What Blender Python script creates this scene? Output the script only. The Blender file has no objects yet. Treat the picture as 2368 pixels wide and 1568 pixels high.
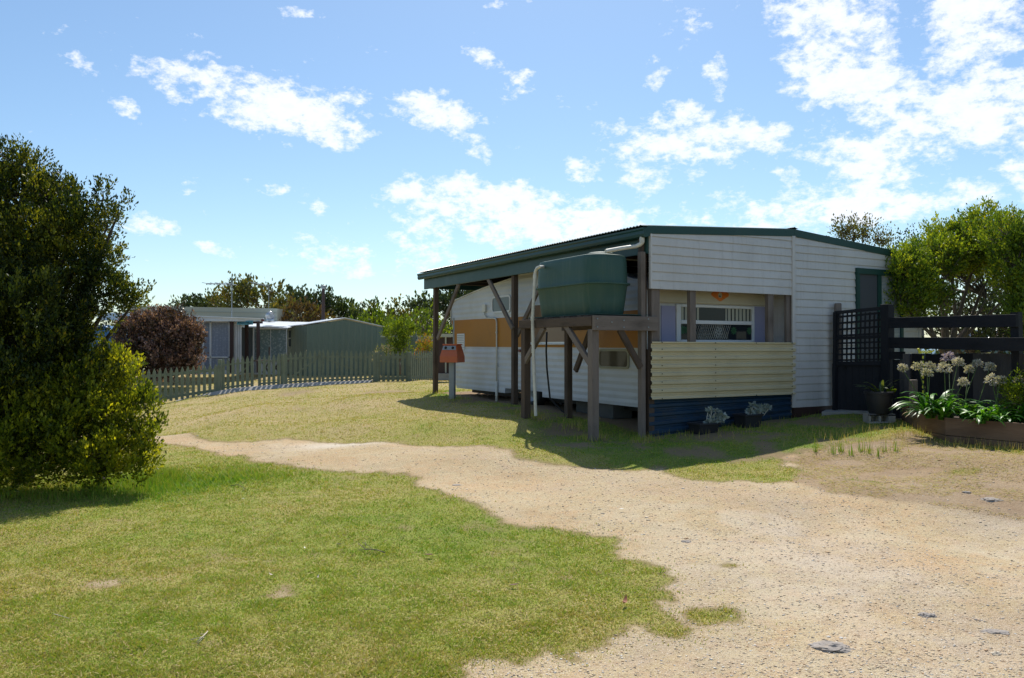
import bpy, math, random
import numpy as np
from mathutils import Vector, Matrix
rng = np.random.default_rng(7)
random.seed(7)
PI = math.pi
scene = bpy.context.scene
COL = scene.collection

# ------------------------------------------------------------------ camera numbers
F = 1806.0; CX = 1184.0; CY = 784.0; EYE = 1.6; PITCH = math.radians(0.54)
cP, sP = math.cos(PITCH), math.sin(PITCH)
def ray(px, py):
    u = (px-CX)/F; v = (CY-py)/F
    return np.array([u, cP - v*sP, sP + v*cP])
def atY(px, py, Y):
    d = ray(px, py); t = Y/d[1]
    return Vector((d[0]*t, Y, EYE + d[2]*t))
OX, OY = 1.98, 11.3
A = np.array([.870, .493]); A /= np.linalg.norm(A); B = np.array([-A[1], A[0]])
def W(a, b, z):
    return Vector((OX + A[0]*a + B[0]*b, OY + A[1]*a + B[1]*b, z))
def onb(px, py, b=0.0):
    d = ray(px, py); n = B
    t = (b + n[0]*OX + n[1]*OY)/(n[0]*d[0]+n[1]*d[1])
    p = np.array([d[0]*t-OX, d[1]*t-OY]); return float(p@A), EYE+d[2]*t
def ona(px, py, a=0.0):
    d = ray(px, py); n = A
    t = (a + n[0]*OX + n[1]*OY)/(n[0]*d[0]+n[1]*d[1])
    p = np.array([d[0]*t-OX, d[1]*t-OY]); return float(p@B), EYE+d[2]*t

# ------------------------------------------------------------------ terrain
CTRL = np.array([
 (0,-4,0),(-4,-4,0),(4,-4,0),(-8,0,0),(8,0,0),(-3,3,0),(0,3,0),(3,3,0),(-6,6,-.02),(-3,6,0),(0,6,.0),(3,6,.03),(6,6,.1),
 (-7,9,-.05),(-4.5,9,-.03),(-2,9,.02),(0,8.6,.05),(1.2,9.0,.15),(2.2,9.0,.17),(4,8.6,.18),(5.5,9.1,.34),(7,9,.4),(9,9,.4),
 (-7,12,-.1),(-5,12.5,0),(-3,12.3,.07),(-1,11.2,.15),(0,10.6,.24),(.4,10.9,.3),(1.1,10.6,.3),(1.98,11.1,.27),(2.9,11.3,.32),(3.8,11.6,.38),(4.56,12.0,.42),(5.6,12.7,.5),(6.5,12.5,.47),
 (.2,12.4,.47),(-.05,14.5,.5),(-1,13.2,.42),(-2.4,13.5,.3),(-4.5,15,.15),(-7,15,-.08),(-10,15,-.25),(-1.75,17.6,.52),(-3,18,.48),(-5,18,.25),(-8,18,-.02),(-11,19,-.3),
 (1.5,13,.42),(3,14,.5),(5,16,.5),(1,16,.5),(0,19,.5),(8,12,.5),(10,12,.5),(8,16,.55),
 (-10.9,23.5,-.2),(-9.1,23.6,.14),(-8,23.8,.3),(-7,24,.36),(-5.6,24.6,.42),(-4.2,25.4,.44),(-3.1,26,.45),(-2.9,28,.40),(-1,24,.48),
 (-10.6,22,-.25),(-9,22.2,-.04),(-7.2,22.4,.16),(-5.6,23,.32),(-12,28,.2),(-9,27,.38),(-6,28,.43),(-3,31,.43),(-9,32,.43),(-14,32,.4),(0,32,.5),(6,26,.6),(14,20,.6),
 (-20,40,.5),(0,45,.6),(20,40,.7),(-40,60,.6),(0,80,.6),(40,60,.7)], float)
def gz(x, y):
    x = np.asarray(x, float); y = np.asarray(y, float); sh = x.shape
    x = x.ravel(); y = y.ravel(); out = np.zeros_like(x)
    for i in range(0, len(x), 60000):
        dx = x[i:i+60000, None]-CTRL[None, :, 0]; dy = y[i:i+60000, None]-CTRL[None, :, 1]
        d2 = dx*dx+dy*dy
        s = .35 + .0012*(CTRL[None, :, 1]**2).clip(0, 900)
        w = 1/(d2+s)**1.9
        out[i:i+60000] = (w*CTRL[None, :, 2]).sum(1)/w.sum(1)
    return out.reshape(sh)
def g(x, y): return float(gz(np.array([x]), np.array([y]))[0])
def onground(px, py):
    px = np.atleast_1d(np.asarray(px, float)); py = np.atleast_1d(np.asarray(py, float))
    u = (px-CX)/F; v = (CY-py)/F
    dy = cP - v*sP; dz = sP + v*cP
    z = np.full_like(px, .1)
    for _ in range(30):
        t = np.clip((z-EYE)/np.minimum(dz, -1e-4), 0, 500)
        X = u*t; Y = dy*t
        z = .5*z + .5*gz(X, Y)
    return X, Y, z
def gp(px, py):
    X, Y, z = onground(px, py); return Vector((float(X[0]), float(Y[0]), g(X[0], Y[0])))

# value noise
def _hash(ix, iy, seed):
    n = (ix*374761393 + iy*668265263 + seed*974711) & 0xffffffff
    n = ((n ^ (n >> 13))*1274126177) & 0xffffffff
    return ((n ^ (n >> 16)) & 0xffff)/65535.0
def vnoise(x, y, seed=0):
    ix = np.floor(x).astype(np.int64); iy = np.floor(y).astype(np.int64)
    fx = x-ix; fy = y-iy; fx = fx*fx*(3-2*fx); fy = fy*fy*(3-2*fy)
    a = _hash(ix, iy, seed); b = _hash(ix+1, iy, seed); c = _hash(ix, iy+1, seed); d = _hash(ix+1, iy+1, seed)
    return (a*(1-fx)+b*fx)*(1-fy) + (c*(1-fx)+d*fx)*fy
def fbm(x, y, seed=0, o=4):
    s = 0; a = .5; t = 0
    for k in range(o):
        s = s + a*vnoise(x*2**k+17*k, y*2**k+9*k, seed+k); t += a; a *= .5
    return s/t

# ------------------------------------------------------------------ object helpers
def tag(o, label=None, cat=None, group=None, kind=None):
    if label: o['label'] = label
    if cat: o['category'] = cat
    if group: o['group'] = group
    if kind: o['kind'] = kind
    return o
def thing(name, label, cat, loc=(0, 0, 0), group=None):
    o = bpy.data.objects.new(name, None); COL.objects.link(o); o.location = loc
    o.empty_display_size = .1
    return tag(o, label, cat, group)
def link(name, me, parent=None):
    o = bpy.data.objects.new(name, me); COL.objects.link(o)
    if parent is not None:
        o.parent = parent
        if parent.parent is None: o.matrix_parent_inverse = Matrix.Translation(-parent.location)
    return o
class MB:
    def __init__(s): s.v = []; s.f = []; s.uv = []
    def add(s, vs, fs, uvs=None):
        n = len(s.v); s.v += [tuple(v) for v in vs]
        for i, f in enumerate(fs):
            s.f.append(tuple(n+k for k in f))
            s.uv.append(uvs[i] if uvs else [(0, 0)]*len(f))
        return s
    def beam(s, p0, p1, w, h, up=(0, 0, 1)):
        p0 = Vector(p0); p1 = Vector(p1); d = p1-p0; L = d.length; d.normalize()
        up = Vector(up)
        if abs(d.dot(up)) > .95: up = Vector((A[0], A[1], 0))
        side = d.cross(up).normalized(); u2 = side.cross(d).normalized()
        c = [(-1, -1), (1, -1), (1, 1), (-1, 1)]
        vs = [p0+side*(x*w/2)+u2*(y*h/2) for x, y in c]+[p1+side*(x*w/2)+u2*(y*h/2) for x, y in c]
        fs = [(3, 2, 1, 0), (4, 5, 6, 7)]; o = random.random()*20
        uv = [[(o, 0), (o, w), (o+h, w), (o+h, 0)]]*2
        per = 0
        for i in range(4):
            j = (i+1) % 4; e = w if i % 2 == 0 else h
            fs.append((i, j, j+4, i+4)); uv.append([(o, per), (o, per+e), (o+L, per+e), (o+L, per)]); per += e
        return s.add(vs, fs, uv)
    def box(s, x0, x1, y0, y1, z0, z1, fn=None):
        vs = [(x, y, z) for z in (z0, z1) for x, y in ((x0, y0), (x1, y0), (x1, y1), (x0, y1))]
        if fn: vs = [fn(*v) for v in vs]
        fs = [(3, 2, 1, 0), (4, 5, 6, 7), (0, 1, 5, 4), (1, 2, 6, 5), (2, 3, 7, 6), (3, 0, 4, 7)]
        lx, ly, lz = abs(x1-x0), abs(y1-y0), abs(z1-z0); o = random.random()*20
        def q(a, b):
            if a < b: return [(o, 0), (o, a), (o+b, a), (o+b, 0)]
            return [(o, 0), (o+a, 0), (o+a, b), (o, b)]
        return s.add(vs, fs, [q(lx, ly), q(lx, ly), q(lx, lz), q(ly, lz), q(lx, lz), q(ly, lz)])
    def tube(s, pts, rad, n=8, caps=True):
        pts = [Vector(p) for p in pts]
        if not hasattr(rad, '__len__'): rad = [rad]*len(pts)
        base = len(s.v); prev = None; L = 0; rings = []
        for i, p in enumerate(pts):
            if i == 0: d = pts[1]-p
            elif i == len(pts)-1: d = p-pts[i-1]
            else: d = (pts[i+1]-p).normalized()+(p-pts[i-1]).normalized()
            d.normalize()
            if prev is None:
                up = Vector((0, 0, 1)) if abs(d.z) < .9 else Vector((1, 0, 0))
                prev = d.cross(up).normalized()
            prev = (prev - d*prev.dot(d)).normalized(); q = d.cross(prev)
            if i: L += (p-pts[i-1]).length
            rings.append(L)
            for k in range(n):
                t = 2*PI*k/n; s.v.append(tuple(p+(prev*math.cos(t)+q*math.sin(t))*rad[i]))
        for i in range(len(pts)-1):
            for k in range(n):
                k2 = (k+1) % n; a = base+i*n
                s.f.append((a+k, a+k2, a+n+k2, a+n+k))
                r = rad[i]*2*PI/n
                s.uv.append([(rings[i], k*r), (rings[i], (k+1)*r), (rings[i+1], (k+1)*r), (rings[i+1], k*r)])
        if caps:
            s.f.append(tuple(base+k for k in range(n))[::-1]); s.uv.append([(0, 0)]*n)
            a = base+(len(pts)-1)*n
            s.f.append(tuple(a+k for k in range(n))); s.uv.append([(0, 0)]*n)
        return s
    def lathe(s, c, prof, n=24, sx=1, sy=1, rot=0):
        c = Vector(c); base = len(s.v)
        for r, z in prof:
            for k in range(n):
                t = 2*PI*k/n; x = r*math.cos(t)*sx; y = r*math.sin(t)*sy
                s.v.append((c.x+x*math.cos(rot)-y*math.sin(rot), c.y+x*math.sin(rot)+y*math.cos(rot), c.z+z))
        for i in range(len(prof)-1):
            for k in range(n):
                k2 = (k+1) % n; a = base+i*n
                s.f.append((a+k, a+k2, a+n+k2, a+n+k)); s.uv.append([(0, 0)]*4)
        s.f.append(tuple(base+k for k in range(n))[::-1]); s.uv.append([(0, 0)]*n)
        a = base+(len(prof)-1)*n; s.f.append(tuple(a+k for k in range(n))); s.uv.append([(0, 0)]*n)
        return s
    def prism(s, poly, vec, uvs=None):
        vec = Vector(vec); n = len(poly); poly = [Vector(p) for p in poly]
        vs = poly+[p+vec for p in poly]
        fs = [tuple(range(n))[::-1], tuple(range(n, 2*n))]+[(i, (i+1) % n, (i+1) % n+n, i+n) for i in range(n)]
        def uvp(p): return (p.z, (p.x+p.y)*.7)
        return s.add(vs, fs, [[uvp(vs[k]) for k in f] for f in fs])
    def grid(s, P):   # P[i][j] vectors
        n = len(s.v); I = len(P); J = len(P[0])
        for r in P: s.v += [tuple(p) for p in r]
        for i in range(I-1):
            for j in range(J-1):
                a = n+i*J+j; s.f.append((a, a+1, a+J+1, a+J)); s.uv.append([(0, 0)]*4)
        return s
    def build(s, name, mat, parent=None, smooth=False, bevel=0):
        me = bpy.data.meshes.new(name); me.from_pydata(s.v, [], s.f)
        uvl = me.uv_layers.new(name='UV'); flat = [c for f in s.uv for p in f for c in p]
        uvl.data.foreach_set('uv', flat)
        me.materials.append(mat); me.validate(); me.update()
        o = link(name, me, parent)
        if bevel:
            md = o.modifiers.new('bevel', 'BEVEL'); md.width = bevel; md.segments = 2; md.limit_method = 'ANGLE'
        if smooth:
            me.polygons.foreach_set('use_smooth', [True]*len(me.polygons))
            if smooth == 'auto':
                me.set_sharp_from_angle(angle=math.radians(35))
        return o
def npmesh(name, V, Fq, mat, parent=None, attrs=None, smooth=False):
    me = bpy.data.meshes.new(name); V = np.asarray(V, np.float32); Fq = np.asarray(Fq, np.int32)
    k = Fq.shape[1]
    me.vertices.add(len(V)); me.vertices.foreach_set('co', V.ravel())
    me.loops.add(Fq.size); me.loops.foreach_set('vertex_index', Fq.ravel())
    me.polygons.add(len(Fq)); me.polygons.foreach_set('loop_start', np.arange(len(Fq), dtype=np.int32)*k)
    if smooth: me.polygons.foreach_set('use_smooth', np.ones(len(Fq), bool))
    for an, av in (attrs or {}).items():
        at = me.attributes.new(an, 'FLOAT', 'POINT'); at.data.foreach_set('value', np.asarray(av, np.float32))
    me.materials.append(mat); me.update(calc_edges=True)
    return link(name, me, parent)

# ------------------------------------------------------------------ materials
class NT:
    def __init__(s, name):
        s.m = bpy.data.materials.new(name); s.m.use_nodes = True; s.t = s.m.node_tree
        s.t.nodes.clear(); s.out = s.n('ShaderNodeOutputMaterial')
    def n(s, typ, **kw):
        x = s.t.nodes.new(typ)
        for k, v in kw.items():
            if k.startswith('i_'):
                key = k[2:]; key = int(key) if key.isdigit() else key.replace('_', ' ')
                x.inputs[key].default_value = v
            else: setattr(x, k, v)
        return x
    def l(s, a, b): s.t.links.new(a, b)
    def math(s, op, a, b=None, c=None, clamp=False):
        x = s.t.nodes.new('ShaderNodeMath'); x.operation = op; x.use_clamp = clamp
        for i, v in enumerate((a, b, c)):
            if v is None: continue
            if isinstance(v, (int, float)): x.inputs[i].default_value = v
            else: s.l(v, x.inputs[i])
        return x.outputs[0]
    def mix(s, f, a, b, mode='MIX'):
        x = s.t.nodes.new('ShaderNodeMix'); x.data_type = 'RGBA'; x.blend_type = mode
        for i, v in ((0, f), (6, a), (7, b)):
            if isinstance(v, (int, float)): x.inputs[i].default_value = v
            elif isinstance(v, tuple): x.inputs[i].default_value = v if len(v) == 4 else (*v, 1)
            else: s.l(v, x.inputs[i])
        return x.outputs[2]
    def noise(s, vec, scale, detail=3, rough=.55, out=0):
        x = s.n('ShaderNodeTexNoise'); x.inputs['Scale'].default_value = scale
        x.inputs['Detail'].default_value = detail; x.inputs['Roughness'].default_value = rough
        if vec is not None: s.l(vec, x.inputs['Vector'])
        return x.outputs[out]
    def ramp(s, f, stops):
        x = s.n('ShaderNodeValToRGB'); e = x.color_ramp.elements
        while len(e) < len(stops): e.new(.5)
        for i, (p, c) in enumerate(stops):
            e[i].position = p; e[i].color = (*c, 1) if len(c) == 3 else c
        s.l(f, x.inputs[0]); return x.outputs[0]
    def pos(s, sc=(1, 1, 1)):
        gnode = s.n('ShaderNodeNewGeometry'); m = s.n('ShaderNodeMapping'); s.l(gnode.outputs['Position'], m.inputs[0])
        m.inputs['Scale'].default_value = sc; return m.outputs[0]
    def uv(s, sc):
        u = s.n('ShaderNodeUVMap', uv_map='UV'); m = s.n('ShaderNodeMapping'); s.l(u.outputs[0], m.inputs[0])
        m.inputs['Scale'].default_value = sc; return m.outputs[0]
    def attr(s, name): return s.n('ShaderNodeAttribute', attribute_name=name).outputs['Fac']
    def bsdf(s, col, rough=.6, metal=0, bump=None, bstr=.3, bdist=.01, spec=.5):
        b = s.n('ShaderNodeBsdfPrincipled')
        for key, v in (('Base Color', col), ('Roughness', rough)):
            if isinstance(v, tuple): b.inputs[key].default_value = (*v, 1) if len(v) == 3 else v
            elif isinstance(v, (int, float)): b.inputs[key].default_value = v
            else: s.l(v, b.inputs[key])
        b.inputs['Metallic'].default_value = metal; b.inputs['Specular IOR Level'].default_value = spec
        if bump is not None:
            bn = s.n('ShaderNodeBump'); bn.inputs['Strength'].default_value = bstr; bn.inputs['Distance'].default_value = bdist
            s.l(bump, bn.inputs['Height']); s.l(bn.outputs[0], b.inputs['Normal'])
        return b
    def fin(s, sh): s.l(sh.outputs[0], s.out.inputs[0]); return s.m
def paint(name, col, rough=.5, var=.12, scale=3, dirt=None, dscale=1.5, metal=0, bstr=.05, stretch=(1, 1, 1), spec=.5):
    t = NT(name); p = t.pos(stretch)
    n1 = t.noise(p, scale, 5, .6)
    lo = tuple(c*(1-var*1.6) for c in col); hi = tuple(min(1, c*(1+var)) for c in col)
    c = t.mix(n1, lo, hi)
    if dirt:
        n2 = t.noise(t.pos(), dscale, 6, .7); f = t.ramp(n2, [(.5, (0, 0, 0)), (.75, (1, 1, 1))])
        c = t.mix(f, c, dirt)
    n3 = t.noise(t.pos(), 60, 2)
    rr = t.math('MULTIPLY_ADD', n1, .25, rough-.12)
    return t.fin(t.bsdf(c, rr, metal, n3, bstr, .004, spec))
def wood(name, c1, c2, rough=.85, dark=(.05, .045, .04)):
    t = NT(name); u = t.uv((1.6, 38, 1)); n = t.noise(u, 2.2, 6, .65)
    u2 = t.uv((.9, 3, 1)); n2 = t.noise(u2, 2, 3)
    c = t.mix(n, c1, c2); c = t.mix(t.ramp(n2, [(.45, (0, 0, 0)), (.75, (.75, .75, .75))]), c, tuple(x*.55 for x in c1))
    cr = t.ramp(n, [(.3, (1, 1, 1)), (.38, (0, 0, 0))]); c = t.mix(cr, c, dark)
    return t.fin(t.bsdf(c, rough, 0, n, .6, .006, .25))
def leafmat(name, dark, mid, bright, transl=.35, pscale=1.3, rough=.5, warm=None, spec=.35):
    t = NT(name); r = t.attr('r'); n = t.noise(t.pos(), pscale, 3, .6)
    f = t.math('ADD', t.math('MULTIPLY', r, .75), t.math('MULTIPLY_ADD', n, 1.1, -.42), clamp=True)
    c = t.ramp(f, [(.1, dark), (.5, mid), (.9, bright)])
    if warm:
        w = t.ramp(r, [(.93, (0, 0, 0)), (.96, (1, 1, 1))]); c = t.mix(w, c, warm)
    b = t.bsdf(c, rough, spec=spec); tr = t.n('ShaderNodeBsdfTranslucent')
    c2 = t.mix(1.0, c, (1.5, 1.35, .5, 1), 'MULTIPLY'); t.l(c2, tr.inputs[0])
    m = t.n('ShaderNodeMixShader'); m.inputs[0].default_value = transl
    t.l(b.outputs[0], m.inputs[1]); t.l(tr.outputs[0], m.inputs[2]); return t.fin(m)
def glass(name, tint=(.02, .025, .03), rough=.06):
    t = NT(name); n = t.noise(t.pos(), 1.2, 2)
    return t.fin(t.bsdf(tint, rough, 0, n, .03, .02, .22))
M = {}
M['green_trim'] = paint('green_trim', (.012, .055, .045), .42, .2, 2, dirt=(.022, .065, .055), spec=.35)
M['roof'] = paint('roof_metal', (.03, .10, .08), .35, .15, 2, dirt=(.09, .12, .1))
M['siding'] = paint('siding_white', (.52, .505, .50), .45, .06, 1.2, dirt=(.44, .42, .39), dscale=2)
def m_siding(name, c1, c2, c3):
    t = NT(name); n = t.noise(t.pos(), 1.3, 5, .65); st = t.noise(t.pos((14, 14, .7)), 1.5, 5, .65); fine = t.noise(t.pos(), 55, 3)
    c = t.mix(t.ramp(n, [(.4, (0, 0, 0)), (.7, (1, 1, 1))]), c1, c2); c = t.mix(t.ramp(st, [(.52, (0, 0, 0)), (.75, (.55, .55, .55))]), c, c3)
    sp = t.noise(t.pos(), 26, 3, .6); c = t.mix(t.ramp(sp, [(.70, (0, 0, 0)), (.76, (.5, .5, .5))]), c, c3)
    return t.fin(t.bsdf(c, t.math('MULTIPLY_ADD', n, .3, .3), 0, fine, .08, .004))
M['siding'] = m_siding('siding_white', (.57, .55, .53), (.50, .48, .455), (.40, .37, .33))
M['cream'] = paint('cream_sheet', (.56, .48, .30), .45, .08, 1.5, dirt=(.47, .40, .25), dscale=2)
M['blue'] = paint('blue_sheet', (.014, .044, .085), .4, .2, 3, dirt=(.04, .05, .06), dscale=4)
M['wood'] = wood('weathered_wood', (.15, .12, .10), (.23, .19, .165))
M['wood_dk'] = wood('dark_wood', (.075, .052, .038), (.13, .095, .072))
M['wood_blk'] = wood('black_stained_wood', (.008, .009, .013), (.022, .023, .028), .75, (.004, .004, .005))
M['wood_red'] = wood('sleeper_wood', (.15, .09, .058), (.24, .16, .105))
M['wood_gry'] = wood('grey_paling_wood', (.05, .046, .047), (.11, .1, .1))
M['carawhite'] = None
M['orange'] = paint('orange_stripe', (.40, .165, .012), .5, .12, 3, dirt=(.32, .14, .025), dscale=3, spec=.3)
M['tank'] = None
M['pvc'] = paint('pvc_white', (.62, .60, .53), .4, .1, 6, dirt=(.42, .38, .30), dscale=5)
M['chrome'] = paint('aluminium', (.55, .56, .57), .35, .1, 8, metal=.8)
M['white'] = paint('white_paint', (.68, .69, .70), .45, .08, 3, dirt=(.5, .5, .48))
M['glass'] = glass('window_glass')
M['glass_lt'] = glass('window_glass_pale', (.12, .14, .16), .12)
M['galv'] = paint('galvanised', (.28, .31, .33), .45, .15, 6, metal=.35)
M['boxorange'] = paint('orange_plastic', (.55, .13, .045), .5, .15, 4, dirt=(.42, .14, .07), dscale=6)
M['black'] = paint('black_rubber', (.012, .012, .013), .6, .3, 6)
M['picket'] = paint('sage_paint', (.165, .195, .135), .7, .14, 4, dirt=(.09, .11, .08), dscale=5)
M['shed'] = paint('shed_green', (.115, .16, .125), .5, .08, 1.5)
M['beige'] = paint('beige_sheet', (.40, .41, .34), .55, .06, 1)
M['concrete'] = paint('concrete', (.36, .34, .31), .9, .2, 5, dirt=(.22, .2, .17), dscale=3, bstr=.5)
M['brown'] = paint('brown_paint', (.05, .024, .02), .55, .2, 5)
M['red'] = paint('red_paint', (.16, .03, .025), .5, .15, 5)
M['whiteroof'] = paint('white_roofing', (.62, .66, .70), .4, .08, 2)
M['teal'] = paint('teal_sign', (.12, .36, .43), .5, .1, 6)
M['ink'] = paint('dark_lettering', (.01, .05, .08), .6, .1, 6)
M['potdk'] = paint('dark_pot', (.022, .022, .028), .55, .3, 6)
M['soil'] = paint('soil', (.06, .04, .028), .95, .3, 12, bstr=.6)
M['bark'] = wood('bark', (.10, .08, .062), (.2, .165, .135), .95)
M['bark_dk'] = wood('bark_dark', (.045, .036, .028), (.09, .075, .06), .95)
M['yellow'] = paint('yellow_plastic', (.6, .58, .03), .45, .1, 8)
M['carblue'] = paint('car_paint_blue', (.05, .17, .36), .25, .05, 2)
M['lav'] = paint('lavender_panel', (.30, .30, .45), .55, .06, 2)
M['capcream'] = paint('caravan_cream', (.50, .45, .33), .5, .07, 2, dirt=(.42, .37, .27), dscale=3)
M['curtain'] = paint('curtain_cloth', (.40, .40, .33), .9, .12, 4, stretch=(6, 6, .3))
M['void'] = paint('dark_interior', (.01, .01, .01), .9, .2, 3)
M['bitumen'] = paint('tank_mat', (.02, .06, .045), .7, .2, 5)

def m_caravan():
    t = NT('caravan_white'); gnode = t.n('ShaderNodeNewGeometry'); sx = t.n('ShaderNodeSeparateXYZ'); t.l(gnode.outputs['Position'], sx.inputs[0])
    w = t.math('PINGPONG', sx.outputs[2], .055)
    n = t.noise(t.pos(), 1.6, 5, .65)
    c = t.mix(t.ramp(n, [(.45, (0, 0, 0)), (.8, (1, 1, 1))]), (.52, .535, .56), (.42, .42, .40))
    st = t.noise(t.pos((9, 9, .5)), 2, 4, .6); c = t.mix(t.ramp(st, [(.62, (0, 0, 0)), (.8, (.5, .5, .5))]), c, (.36, .33, .28))
    return t.fin(t.bsdf(c, .4, 0, w, .9, .12))
M['carawhite'] = m_caravan()
def m_tank():
    t = NT('tank_green'); st = t.noise(t.pos((7, 7, .6)), 1.6, 5, .65); n = t.noise(t.pos(), 2.5, 4, .6)
    c = t.mix(n, (.03, .075, .06), (.042, .098, .078)); c = t.mix(t.ramp(st, [(.5, (0, 0, 0)), (.75, (.6, .6, .6))]), c, (.085, .125, .095))
    c = t.mix(t.ramp(t.noise(t.pos(), 5, 5, .7), [(.58, (0, 0, 0)), (.72, (.5, .5, .5))]), c, (.05, .09, .04))
    return t.fin(t.bsdf(c, .55, 0, n, .15, .01, .35))
M['tank'] = m_tank()
def m_lace(name, c1, c2, sc):
    t = NT(name); v = t.n('ShaderNodeTexVoronoi'); v.inputs['Scale'].default_value = sc; t.l(t.pos(), v.inputs['Vector'])
    f = t.ramp(v.outputs['Distance'], [(.25, (0, 0, 0)), (.5, (1, 1, 1))])
    fold = t.noise(t.pos((5, .2, .1)), 4, 2)
    c = t.mix(f, c1, c2); c = t.mix(t.ramp(fold, [(.3, (.5, .5, .5)), (.6, (0, 0, 0))]), c, tuple(x*.5 for x in c1))
    return t.fin(t.bsdf(c, .8, 0))
M['lace'] = m_lace('lace_curtain', (.34, .37, .45), (.26, .29, .36), 14)
M['shell'] = m_lace('patterned_blind', (.36, .43, .43), (.17, .235, .24), 11)
M['lead'] = m_lace('lace_dark', (.05, .07, .06), (.02, .03, .03), 14)

# leaves
M['lf_tree'] = leafmat('leaf_coastal', (.008, .018, .004), (.028, .050, .008), (.24, .25, .02), .42, 1.6, .5, (.35, .25, .02))
M['lf_bush'] = leafmat('leaf_yellow_green', (.026, .052, .007), (.15, .195, .015), (.48, .47, .03), .55, 2.2, .5)
M['lf_red'] = leafmat('leaf_red', (.016, .02, .01), (.10, .055, .046), (.46, .28, .26), .25, 2.0, .32, (.45, .30, .28), spec=.7)  # pinkish bright tones add a painted sun sheen to the young leaves
M['lf_right'] = leafmat('leaf_bright', (.035, .08, .01), (.15, .235, .02), (.38, .42, .03), .42, 1.4, .5, (.4, .34, .02))
M['lf_far'] = leafmat('leaf_far', (.02, .045, .015), (.06, .095, .03), (.13, .15, .045), .3, .8)
M['lf_far_dk'] = leafmat('leaf_far_dark', (.02, .035, .015), (.04, .065, .028), (.08, .11, .04), .25, .8)
M['lf_orange'] = leafmat('leaf_orange', (.045, .065, .018), (.11, .125, .03), (.23, .17, .03), .3, .8, .6)
M['lf_rust'] = leafmat('leaf_rust', (.055, .04, .02), (.12, .075, .03), (.13, .14, .03), .3, .6, .6)
M['lf_lime'] = leafmat('leaf_lime', (.035, .075, .01), (.12, .19, .015), (.26, .33, .02), .4, 1.5)
M['strap'] = leafmat('leaf_strap', (.02, .09, .012), (.06, .22, .02), (.16, .36, .03), .35, 3, .38, None, .45)
M['petal'] = leafmat('petals', (.26, .29, .18), (.44, .43, .42), (.70, .67, .70), .3, 6)
M['petal_purple'] = leafmat('petals_purple', (.2, .18, .30), (.34, .30, .48), (.55, .48, .70), .3, 6)
M['succ'] = leafmat('succulent', (.16, .20, .20), (.30, .36, .34), (.50, .53, .49), .15, 8)
M['stem'] = paint('stem_green', (.08, .13, .03), .6, .2, 6)
M['dead'] = paint('dry_straw', (.5, .38, .2), .8, .2, 6)

# grass / ground
def grasscol(t, P, dry):
    n1 = t.noise(P, .55, 4, .6); n2 = t.noise(P, 3.2, 4, .65)
    f = t.math('ADD', t.math('MULTIPLY', n1, .75), t.math('MULTIPLY', n2, .55)); f = t.math('ADD', f, .13)
    f = t.math('SUBTRACT', f, .42)
    f = t.math('SUBTRACT', f, t.math('MULTIPLY', dry, .55), clamp=True)
    return f
def m_grass():
    t = NT('grass_blades'); r = t.attr('r'); dry = t.attr('dry'); f = grasscol(t, t.pos(), dry)
    f = t.math('ADD', f, t.math('MULTIPLY_ADD', r, .85, -.40), clamp=True)
    c = t.ramp(f, [(0., (.50, .38, .17)), (.26, (.39, .355, .085)), (.48, (.30, .35, .05)), (.74, (.225, .345, .035)), (1., (.13, .27, .025))])
    b = t.bsdf(c, .6, spec=.25); tr = t.n('ShaderNodeBsdfTranslucent'); c2 = t.mix(1., c, (1.2, 1.2, .5, 1), 'MULTIPLY'); t.l(c2, tr.inputs[0])
    m = t.n('ShaderNodeMixShader'); m.inputs[0].default_value = .35; t.l(b.outputs[0], m.inputs[1]); t.l(tr.outputs[0], m.inputs[2])
    return t.fin(m)
M['grass'] = m_grass()
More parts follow.
